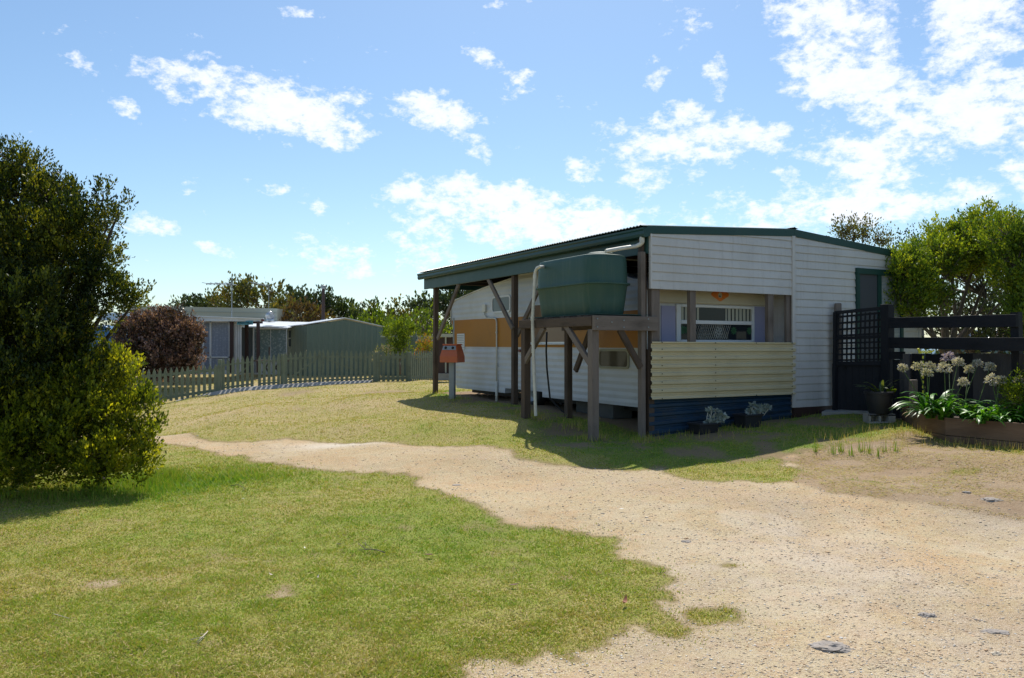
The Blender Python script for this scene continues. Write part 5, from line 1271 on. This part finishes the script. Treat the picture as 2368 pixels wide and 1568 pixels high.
def agapanthus(label, px, py, Y, nl, L, heads, seed, purple=False, fall=1.):
    base = atY(px, py, Y); base.z = ztop-.04; T = thing('agapanthus', label, 'plant', base, 'agapanthus plants in the timber planter')
    V, Fc, R_ = strap_leaves(None, base, nl, L, .034, seed, fall); npmesh('leaves', [tuple(v) for v in V], Fc, M['strap'], T, {'r': R_}, True)
    for k, (hx, hy, hr, hY) in enumerate(heads):
        h = atY(hx, hy, hY); hr = hr*.78; m = MB(); b = base+Vector((random.uniform(-.08, .08), random.uniform(-.08, .08), 0)); m.tube([b, b.lerp(h, .5)+Vector((random.uniform(-.02, .02), 0, .02)), h], [.007, .006, .005], 5)
        s = m.build('flower_stem', M['stem'], T); LV, LR = flower_head(h, hr*hY/F, seed*10+k)
        npmesh('flower_head', LV, np.arange(len(LV)).reshape(-1, 4), M['petal_purple'] if (purple and k == 0) else M['petal'], s, {'r': LR})
agapanthus('leftmost agapanthus clump spilling over the planter corner', 2150, 955, 10.55, 60, .62, [(2087, 853.5, 10, 10.9), (2124, 850, 14, 10.7), (2151, 850, 12, 10.6), (2144, 864, 11, 10.5)], 1)
agapanthus('agapanthus clump with the tallest purple flower head', 2185, 955, 10.3, 45, .55, [(2194, 829, 16, 10.8), (2184, 854, 17, 10.4), (2215, 840, 12, 10.5), (2227, 885, 10, 10.2)], 2, True)
agapanthus('agapanthus in the middle of the planter with three small seed heads', 2235, 962, 10.2, 44, .46, [(2241.5, 856, 9, 10.5), (2261, 843, 10, 10.5), (2289, 851, 11, 10.3)], 3)
agapanthus('agapanthus with a pair of wide white heads right of the garden lamp', 2300, 968, 10.0, 42, .46, [(2294, 880, 15, 10.1), (2313, 882, 13, 10.0), (2306, 886, 9, 10.2)], 4)
agapanthus('agapanthus at the right edge of the photo', 2365, 975, 9.8, 40, .46, [(2360, 882, 12, 9.9), (2367, 858, 9, 10.2)], 5)
agapanthus('leafy agapanthus without flowers hanging over the front sleepers', 2270, 975, 9.85, 34, .36, [], 6, fall=1.3)
agapanthus('flowerless leafy clump between the paired white heads and the right edge', 2335, 975, 9.75, 34, .36, [], 7, fall=1.2)
V, Fc, R_ = strap_leaves(None, gp(2135, 990)+Vector((0, .1, .15)), 26, .4, .02, 9, 1.3); o = npmesh('dry_leaf_tuft', [tuple(v) for v in V], Fc, M['dead'], None, {'r': R_}); tag(o, 'dry brown leaf tuft hanging down the planter corner', 'plant')
def lowweeds(n, name, label, pts, h, mat, dry):
    Vs = []; rs = random.Random(5); R_ = []
    for i in range(n):
        px, py, rx, ry = rs.choice(pts); q = gp(px+rs.gauss(0, rx), py+rs.gauss(0, ry)); H = h*rs.uniform(.5, 1.2); th = rs.random()*2*PI; w = .004; r = rs.random()
        t = q+Vector((rs.gauss(0, .02), rs.gauss(0, .02), H)); Vs += [q+Vector((math.cos(th)*w, math.sin(th)*w, 0)), q-Vector((math.cos(th)*w, math.sin(th)*w, 0)), t]; R_ += [r]*3
    o = npmesh(name, [tuple(v) for v in Vs], np.arange(len(Vs)).reshape(-1, 3), mat, None, {'r': R_, 'dry': [dry]*len(R_)}); tag(o, label, None, None, 'stuff')
lowweeds(160, 'weeds', 'upright green weeds on the bare ground before the screen', [(1925, 1050, 4, 2), (1945, 1045, 4, 2), (1968, 1052, 3, 2), (1990, 1045, 4, 2), (2012, 1050, 4, 2), (2030, 1055, 4, 2), (2045, 1045, 4, 2), (2070, 1045, 4, 2), (1885, 1045, 3, 1)], .18, M['grass'], -.5)
lowweeds(700, 'dry_weeds', 'tall pale dry grass stalks along the planter and the shade edge', [(2240, 1030, 60, 4), (2150, 1005, 30, 4), (2330, 1040, 40, 4), (2000, 1005, 60, 12), (1930, 1010, 60, 10), (2080, 1000, 30, 10)], .11, M['grass'], 1.6)
lowweeds(1800, 'tall_grass', 'longer grass tufts around the stand posts and under the carport edge', [(1045, 925, 25, 4), (1216, 958, 14, 5), (1240, 965, 14, 4), (1372, 1016, 20, 4), (1490, 1020, 20, 3), (1600, 1005, 80, 5), (1330, 985, 30, 8), (1800, 965, 60, 6), (1010, 910, 14, 3), (1700, 990, 60, 6)], .10, M['grass'], .1)
lowweeds(2600, 'tall_grass', 'longer bright grass at the foot of the big left tree', [(330, 1120, 40, 8), (300, 1135, 60, 8), (160, 1150, 120, 8), (380, 1108, 20, 5)], .13, M['grass'], -.6)
# garden ornaments
m = MB(); p0 = Q(2134, 850, 10.9); p1 = Q(2134.5, 818, 10.9)
GS = thing('garden_stake', 'yellow and black striped stake topped with yellow fins', 'garden stake', Vector((p0.x, p0.y, ztop)))
for k in range(12): f0 = k/12; f1 = (k+.55)/12; m.tube([Vector((p0.x, p0.y, ztop)).lerp(p1, f0), Vector((p0.x, p0.y, ztop)).lerp(p1, f1)], .011, 6)
m.build('stake_stripes', M['yellow'], GS); m = MB(); m.tube([Vector((p0.x, p0.y, ztop)), p1], .009, 6); m.build('stake', M['black'], GS)
m = MB()
for k in range(5): a = Q(2126+k*6, 816.5, 10.9); m.beam(a, a+Vector((.05, -.02, .035)), .014, .014)
m.beam(Q(2123, 806, 10.9), Q(2127, 815, 10.9), .03, .02); m.beam(Q(2124, 816.5, 10.9), Q(2152, 816, 10.9), .012, .012); m.build('fins', M['yellow'], GS)
GL = thing('garden_lamp', 'small solar garden lamp with a dark dome on a thin pole', 'garden lamp', Vector((Q(2280, 830, 10.9).x, 10.9, ztop)))
c = Q(2280, 815, 10.9); m = MB(); m.lathe(c, [(.065, 0), (.072, .012), (.06, .035), (.03, .048), (.005, .05)], 18); m.build('dome', M['glass'], GL, True)
m = MB(); m.lathe(c-Vector((0, 0, .012)), [(.055, 0), (.058, .012)], 18); m.build('rim', M['chrome'], GL)
m = MB(); m.tube([c, Vector((c.x, c.y, ztop-.05))], .006, 6); m.build('pole', M['pvc'], GL)
for (x0, y0, x1, y1, Y, lb) in ((2105, 878, 2119.5, 960, 11.25, 'upright cut timber stake at the left end of the planter'), (2187, 913, 2202, 965, 10.8, 'round-topped timber peg among the agapanthus leaves')):
    m = MB(); a = Q((x0+x1)/2, y0, Y); w = (x1-x0)*Y/F/2; m.box(a.x-w, a.x+w, a.y-w, a.y+w, ztop-.1, a.z); o = m.build('timber_stake', M['wood'], None, bevel=.012); tag(o, lb, 'stake')
# big dark pot on besser block
p = gp(2039, 978); blk = MB(); bz_ = p.z; zt_b = atY(2039, 957.5, p.y).z
def bb(x0, x1, y0, y1, z0, z1): blk.box(p.x+x0, p.x+x1, p.y+y0, p.y+y1, z0, z1)
bb(-.2, .2, .15, .19, bz_-.03, zt_b); bb(-.2, .2, -.02, .02+.0, zt_b-.03, zt_b); bb(-.2, .2, -.02, .15, zt_b-.03+.001, zt_b-.001); bb(-.2, .2, -.02, .15, bz_-.03, bz_+.02)
for xx in (-.2, -.045, .09): bb(xx, xx+(.03 if xx < .05 else .11), -.022, .149, bz_+.02, zt_b-.03)
o = blk.build('hollow_block', M['concrete'], None, bevel=.004); tag(o, 'hollow concrete block under the big dark pot', 'block')
PT_ = thing('plant_pot', 'big dark round pot with strappy plants on a hollow concrete block', 'pot', Vector((p.x, p.y+.08, zt_b)))
r0 = 32*p.y/F; hpot = atY(2040, 905, p.y).z-zt_b
m = MB(); m.lathe(PT_.location, [(r0*.66, .0), (r0*.72, .02), (r0*.93, hpot*.7), (r0*.96, hpot*.86), (r0*1.03, hpot*.87), (r0*1.05, hpot*.98), (r0*1.0, hpot), (r0*.95, hpot*.99), (r0*.93, hpot*.9)], 32); m.build('pot', M['potdk'], PT_, 'auto')
m = MB(); m.lathe(PT_.location+Vector((0, 0, hpot*.85)), [(r0*.93, 0), (r0*.5, .03), (.01, .04)], 20); m.build('soil', M['soil'], PT_, True)
V, Fc, R_ = strap_leaves(None, PT_.location+Vector((0, 0, hpot*.9)), 16, .42, .03, 21, .5, .8); npmesh('plant', [tuple(v) for v in V], Fc, leafmat('leaf_dull', (.03, .05, .02), (.06, .10, .03), (.12, .16, .05), .3), PT_, {'r': R_})
V, Fc, R_ = strap_leaves(None, PT_.location+Vector((.16, 0, hpot*.9)), 9, .16, .035, 24, .4, 1.); npmesh('plant', [tuple(v) for v in V], Fc, M['lf_lime'], PT_, {'r': R_})
# concrete slab at the screen foot
q = [gp(1900, 962), gp(2010, 958), gp(2012, 946), gp(1930, 944)]; m = MB(); zs_ = max(a.z for a in q)+.05
m.prism([Vector((a.x, a.y, zs_-.15)) for a in q], (0, 0, .15)); o = m.build('concrete_slab', M['concrete'], None, bevel=.008); tag(o, 'low concrete slab at the foot of the black lattice screen', 'slab')
# two succulent troughs
def trough(label, x0, x1, ytop, ybot, yplant, seed, kinds, group='troughs of pale succulents'):
    p = gp((x0+x1)/2, ybot); T = thing('succulent_trough', label, 'planter', p, group); w = (x1-x0)/2*p.y/F; h = atY(x0, ytop, p.y).z-p.z; d = Vector((A[0], A[1], 0)); e = Vector((B[0], B[1], 0))
    c = p+e*.14
    def rect(s, t, z): return [c+d*w*s+e*-.13*t+Vector((0, 0, z)), c+d*-w*s+e*-.13*t+Vector((0, 0, z)), c+d*-w*s+e*.13*t+Vector((0, 0, z)), c+d*w*s+e*.13*t+Vector((0, 0, z))]
    m = MB(); P = [rect(.82, .8, -.02), rect(.97, .97, h-.03), rect(1.06, 1.1, h-.03), rect(1.06, 1.1, h), rect(.97, .97, h), rect(.93, .9, h-.04)]; m.grid([r+[r[0]] for r in P]); m.add(P[0], [(0, 1, 2, 3)]); m.build('trough', M['potdk'], T, bevel=.006)
    m = MB(); m.add(rect(.93, .9, h-.03), [(3, 2, 1, 0)]); m.build('soil', M['soil'], T)
    for k, (hx, hy, rr) in enumerate(kinds):
        q = atY(hx, hy, c.y); m = MB(); b = Vector((q.x*.7+c.x*.3+random.uniform(-.04, .04), c.y+random.uniform(-.05, .05), c.z+h-.04)); m.tube([b, q], [.007, .006], 5); s = m.build('stem', M['pvc'], T)
        n = 26; rs = np.random.default_rng(seed*50+k); dd = nrm(rs.normal(size=(n, 3))+np.array([0, 0, .6])); C = np.repeat(np.array(q)[None], n, 0)+dd*.004
        LV, LR = leafcloud(C, dd, 1, .004, rr*c.y/F*1.25, .62, up=0, jit=.12); npmesh('rosette', LV, np.arange(len(LV)).reshape(-1, 4), M['succ'], s, {'r': LR})
trough('left succulent trough with rosettes on two tall stalks', 1612, 1674, 978.6, 1004, 943, 1, [(1637, 951, 6), (1647, 947, 8), (1655, 953, 7), (1664, 960, 8), (1676, 966, 8), (1668, 972, 8), (1646, 971, 10), (1640, 978, 9), (1652, 978, 9), (1660, 966, 7)])
trough('right succulent trough with a single yellowed leaf', 1718, 1773, 958, 989, 935, 2, [(1741, 939, 8), (1751, 943, 8), (1734, 951, 8), (1737, 957, 8), (1762, 943, 7), (1769, 944, 7), (1777, 945, 8), (1750, 952, 8), (1760, 951, 7)])

# ================================================================== DEBRIS
def rock(label, px, py, rx, h, seed, mat=None, flat=.5, name='rock', cat='rock'):
    p = gp(px, py); r = rx*p.y/F; me = bpy.data.meshes.new(name); bm_v = []
    import bmesh
    bm = bmesh.new(); bmesh.ops.create_icosphere(bm, subdivisions=4, radius=1)
    from mathutils import noise as N_
    for v in bm.verts:
        n = N_.fractal(v.co*1.6+Vector((seed*7, 0, 0)), .8, 2.2, 5); n2 = N_.noise(v.co*6+Vector((seed, 3, 1)))
        c = v.co*(1+.35*n+.08*n2); v.co = Vector((c.x*r, c.y*r*flat*1.5, max(c.z, -.3)*h*.75-.004))+p
    bm.to_mesh(me); bm.free(); me.materials.append(mat or M['rock']); o = link(name, me); tag(o, label, cat); return o
rock('largest half buried grey rock in the gravel, near the bottom edge', 1922, 1498, 42, .035, 1)
rock('long flat stone half buried near the lower right corner', 2298, 1462, 34, .02, 2, flat=.35)
rock('pale lumpy stone in the gravel left of the long flat stone', 2145, 1425, 20, .03, 3)
rock('flat pinkish stone in the middle of the track', 1570, 1305, 22, .012, 4)
rock('small grey stone in the track just above the flat pinkish one', 1588, 1253, 14, .02, 5)
rock('small cream stone at the lower right corner', 2303, 1512, 12, .02, 6, M['barkdry'])
rock('grey stone at the right edge of the gravel', 2362, 1334, 14, .015, 7)
rock('flat grey stone on the upper part of the track', 1055, 1122, 14, .015, 8)
rock('small stone on the track left of the flat grey one', 955, 1066, 9, .015, 9, M['barkdry'])
rock('dark lump in the dry dirt at far right', 2235, 1138, 10, .02, 10)
rock('weathered stone in the dry dirt below the planter', 2292, 1156, 24, .03, 11)
def fallen_leaf(label, px, py, ln, rot, mat, curl=.5):
    p = gp(px, py)+Vector((0, 0, .022)); L = ln*p.y/F; m = MB(); d = Vector((math.cos(rot), math.sin(rot), 0)); s = Vector((-d.y, d.x, 0)); P = [[], [], []]
    for k in range(9):
        f = k/8; w = L*.17*math.sin(PI*min(1, f*.95+.04)); c = p+d*(f-.5)*L+Vector((0, 0, curl*L*.9*(f-.4)**2))
        P[0].append(c-s*w+Vector((0, 0, w*.5))); P[1].append(c); P[2].append(c+s*w+Vector((0, 0, w*.5)))
    m.grid(P); o = m.build('fallen_leaf', mat, None, True); tag(o, label, 'leaf', 'leaves and bark fallen on the lawn')
fallen_leaf('curled red and buff leaf at the tip of the lawn', 1445, 1402, 30, 1.2, M['leafdry'], 1.6)
fallen_leaf('dark brown leaf on the lawn left of the curled red one', 1189, 1361, 26, .2, paint('leaf_brown', (.12, .05, .02), .7, .3, 20))
fallen_leaf('grey bark chip above the small bare patch in the lawn', 627, 1337, 15, 2.6, M['barkdry'], 1)
fallen_leaf('bright white chip in the middle of the lawn', 705, 1274, 10, 2.2, paint('chip_white', (.8, .76, .62), .6, .1, 20), 1)
fallen_leaf('dark crumpled leaf near the left twig on the lawn', 784, 1265, 14, .1, paint('leaf_dark', (.06, .035, .02), .7, .3, 20))
fallen_leaf('long thin brown leaf toward the track side of the lawn', 992, 1290, 24, -.2, paint('leaf_brown2', (.16, .07, .03), .7, .3, 20), .3)
fallen_leaf('white chip in the upper lawn below the thin twig', 563, 1158, 9, .3, paint('chip_white2', (.7, .68, .6), .6, .1, 20))
fallen_leaf('slim upright bark sliver right of the bare patch', 735, 1343, 13, 1.5, M['barkdry'], 1.5)
fallen_leaf('pale stone-like chip on the sand, right of the upper lawn edge', 1437, 1183, 14, .3, paint('chip_white3', (.75, .73, .68), .6, .1, 20))
fallen_leaf('tiny orange leaf among the grass', 671, 1261, 7, .9, M['leafdry'])
def twig(label, pts, r, side=()):
    m = MB(); P = [gp(x, y)+Vector((0, 0, .03+.01*(k % 2))) for k, (x, y) in enumerate(pts)]; m.tube(P, [r*(1-.6*k/len(P)) for k in range(len(P))], 5)
    for s in side: m.tube([gp(x, y)+Vector((0, 0, .03)) for x, y in s], r*.5, 4)
    o = m.build('twig', M['barkdry'] if 'pale' in label or 'straw' in label else M['bark'], None, True); tag(o, label, 'twig', 'twigs lying on the lawn')
twig('dark bent twig on the upper lawn', [(533, 1130), (550, 1129), (562, 1133), (569, 1140)], .004, [[(565, 1136), (560, 1142)]])
twig('forked grey twig on the green part of the lawn', [(890, 1287), (868, 1283), (845, 1279), (828, 1268)], .004, [[(868, 1283), (850, 1270), (838, 1262)], [(850, 1280), (830, 1281)], [(845, 1272), (846, 1262)]])
twig('pale brushy twig in the lower lawn', [(480, 1473), (468, 1490), (455, 1497)], .0035, [[(475, 1482), (460, 1488), (440, 1492)], [(472, 1486), (458, 1500)], [(478, 1478), (462, 1480)]])
twig('thin straw-like twig at lower left of the lawn', [(125, 1432), (140, 1440), (160, 1442)], .0025)

# ================================================================== SKY, SUN, CAMERA
SUN_AZ = math.radians(5.5); SUN_EL = math.radians(55.5)
w = bpy.data.worlds.new('World'); scene.world = w; w.use_nodes = True; nt = w.node_tree; nt.nodes.clear()
class WN_(NT):
    def __init__(s): s.t = nt; s.out = s.n('ShaderNodeOutputWorld')
t = WN_()
sky = t.n('ShaderNodeTexSky'); sky.sky_type = 'NISHITA'; sky.sun_disc = False; sky.sun_elevation = SUN_EL; sky.sun_rotation = SUN_AZ; sky.air_density = 1.0; sky.dust_density = .6; sky.ozone_density = 1.5
tc = t.n('ShaderNodeTexCoord'); sp = t.n('ShaderNodeSeparateXYZ'); t.l(tc.outputs['Generated'], sp.inputs[0])
az = t.math('ARCTAN2', sp.outputs[0], sp.outputs[1]); el = t.math('ARCSINE', sp.outputs[2])
def skyvec(sx, sy, ox=0):
    c = t.n('ShaderNodeCombineXYZ'); t.l(t.math('MULTIPLY_ADD', az, sx, ox), c.inputs[0]); t.l(t.math('MULTIPLY', el, sy), c.inputs[1]); return c.outputs[0]
v1 = skyvec(1, 1.7); nA = t.noise(v1, 11, 7, .62); nB = t.noise(skyvec(1, 1.6, 5), 34, 5, .65); nC = t.noise(skyvec(1, 1.4, 9), 4.0, 3, .5)
# gentle domain warp for the cloud outlines
wv = t.noise(skyvec(1, 1.3, 3), 14, 4, .6, out=1); nD = t.noise(skyvec(1, 1.5, 11), 85, 4, .65); ws = t.n('ShaderNodeSeparateXYZ'); t.l(wv, ws.inputs[0])
azw = t.math('ADD', az, t.math('MULTIPLY_ADD', ws.outputs[0], .06, -.03)); elw = t.math('ADD', el, t.math('MULTIPLY_ADD', ws.outputs[1], .05, -.025))
CL = [(400, 195, 90, 26, 18, .9), (560, 290, 110, 24, 24, .9), (820, 250, 60, 30, 0, .7), (900, 580, 300, 50, 0, .55), (1420, 520, 160, 30, 5, .9), (1600, 420, 60, 50, 20, .8), (1480, 350, 60, 40, 20, .9),(640, 240, 210, 52, 12, 1.5), (710, 275, 120, 42, 18, 1.3), (480, 205, 150, 32, 14, 1.2), (770, 222, 90, 22, -5, .9), (285, 235, 50, 18, 18, .95), (1010, 265, 115, 36, 14, 1.1), (1060, 290, 60, 26, 20, .9), (1190, 195, 45, 18, -20, .7), (1130, 150, 60, 14, 20, .5), (1195, 225, 42, 20, -30, .8), (1100, 350, 55, 18, 15, .7),
      (1120, 470, 200, 58, 5, 1.2), (1250, 510, 260, 65, 12, 1.35), (1000, 520, 90, 30, 5, .8), (640, 435, 60, 18, 5, .85), (740, 480, 75, 14, 18, .7), (345, 515, 62, 26, 10, .95), (530, 585, 70, 18, 12, .7), (980, 600, 350, 40, 2, .62), (190, 158, 50, 16, 15, .55),
      (1540, 335, 140, 42, 15, 1.1), (1700, 300, 150, 40, 12, 1.1), (1620, 270, 90, 30, -15, .9), (1660, 195, 28, 65, -8, .75), (1525, 180, 34, 45, 0, .7), (1345, 400, 45, 36, 40, .85), (1520, 410, 130, 55, 30, .7), (1690, 460, 60, 30, 20, .7), (1780, 330, 70, 30, 10, .8), (1600, 490, 110, 30, 5, .8), (1840, 420, 45, 24, 0, .6), (1570, 40, 60, 40, 30, .35),
      (1930, 60, 130, 110, 40, 1.4), (1950, 170, 150, 80, 25, 1.2), (2060, 270, 170, 80, 40, 1.2), (2270, 50, 120, 110, 60, 1.15), (2290, 260, 170, 90, 0, 1.25), (2020, 380, 150, 90, 20, 1.1), (2060, 470, 220, 50, 3, 1.3), (1850, 510, 190, 34, 2, 1.1), (2330, 160, 90, 160, 0, 1.1), (2305, 408, 50, 9, -12, .7), (2420, 300, 160, 150, 0, 1.0), (2120, 340, 160, 40, 0, .7), (1110, 5, 60, 12, 5, .6), (700, 28, 60, 12, 5, .5)]
field = None
for (px, py, rx, ry, rot, st) in CL:
    d = ray(px, py); d = d/np.linalg.norm(d); a0 = math.atan2(d[0], d[1]); e0 = math.asin(d[2]); k = 1/F*math.cos(a0)**1.0
    c_, s_ = math.cos(math.radians(-rot)), math.sin(math.radians(-rot)); RX, RY = rx*k*1.38, ry*k*1.45
    x = t.math('SUBTRACT', azw, a0); y = t.math('SUBTRACT', elw, e0)
    u = t.math('ADD', t.math('MULTIPLY', x, c_/RX), t.math('MULTIPLY', y, s_/RX)); v = t.math('ADD', t.math('MULTIPLY', x, -s_/RY), t.math('MULTIPLY', y, c_/RY))
    q = t.math('ADD', t.math('MULTIPLY', u, u), t.math('MULTIPLY', v, v)); q = t.math('MULTIPLY', t.math('SUBTRACT', 1.0, q, clamp=True), st)
    field = q if field is None else t.math('MAXIMUM', field, q)
# elsewhere in the sky: ordinary scattered cloud
back = t.math('GREATER_THAN', t.math('ABSOLUTE', az), .80); gen = t.math('MULTIPLY', t.ramp(nC, [(.48, (0, 0, 0)), (.7, (1, 1, 1))]), back)
high = t.math('MULTIPLY', t.ramp(nC, [(.48, (0, 0, 0)), (.7, (1, 1, 1))]), t.math('GREATER_THAN', el, .52))
field = t.math('MAXIMUM', field, t.math('MAXIMUM', gen, high))
fs = t.math('POWER', field, .8)
nn_ = t.math('ADD', t.math('ADD', t.math('MULTIPLY', nA, .70), t.math('MULTIPLY', nB, .58)), t.math('MULTIPLY', nD, .29))
dens = t.math('ADD', t.math('MULTIPLY', fs, .92), t.math('MULTIPLY_ADD', nn_, 3.6, -3.33))
small = t.math('MULTIPLY_ADD', nn_, 2.8, -2.66)   # stray wisps
dens = t.math('MAXIMUM', dens, t.math('MULTIPLY', small, .5))
cl = t.ramp(dens, [(.0, (0, 0, 0)), (.22, (.3, .3, .3)), (.5, (.8, .8, .8)), (.85, (1, 1, 1))])
hs = t.n('ShaderNodeHueSaturation'); hs.inputs['Saturation'].default_value = 1.04; hs.inputs['Value'].default_value = 1.0; t.l(sky.outputs[0], hs.inputs['Color'])
hs_tint = t.mix(1.0, hs.outputs[0], (.96, 1.08, 1.12, 1), 'MULTIPLY')
SKYC = hs_tint
cw = t.ramp(t.math('ADD', t.math('MULTIPLY', dens, .5), t.math('MULTIPLY', nA, .4)), [(.35, (1, 1, 1)), (.85, (.86, .90, .97))])
cwb = t.mix(1.0, cw, (8.8, 9.0, 9.5, 1), 'MULTIPLY')
skc = t.mix(cl, SKYC, cwb)
bg = t.n('ShaderNodeBackground'); bg.inputs['Strength'].default_value = .11; t.l(skc, bg.inputs[0]); t.l(bg.outputs[0], t.out.inputs[0])

sd = bpy.data.lights.new('sun', 'SUN'); sd.energy = 4.8; sd.angle = math.radians(.53); sd.color = (1, .95, .86)
so = bpy.data.objects.new('sun', sd); COL.objects.link(so)
sv = Vector((math.sin(SUN_AZ)*math.cos(SUN_EL), math.cos(SUN_AZ)*math.cos(SUN_EL), math.sin(SUN_EL)))
so.rotation_euler = sv.to_track_quat('Z', 'Y').to_euler()
cam = bpy.data.cameras.new('camera'); co = bpy.data.objects.new('camera', cam); COL.objects.link(co); scene.camera = co
cam.sensor_width = 36; cam.lens = 36*F/2368; co.location = (0, 0, EYE); co.rotation_euler = (PI/2+PITCH, 0, 0); cam.clip_end = 2000; cam.clip_start = .05
scene.view_settings.view_transform = 'Standard'; scene.view_settings.look = 'None'; scene.view_settings.exposure = .2; scene.view_settings.gamma = 1
scene.cycles.max_bounces = 6; scene.cycles.diffuse_bounces = 3; scene.cycles.transparent_max_bounces = 4; scene.cycles.use_denoising = True
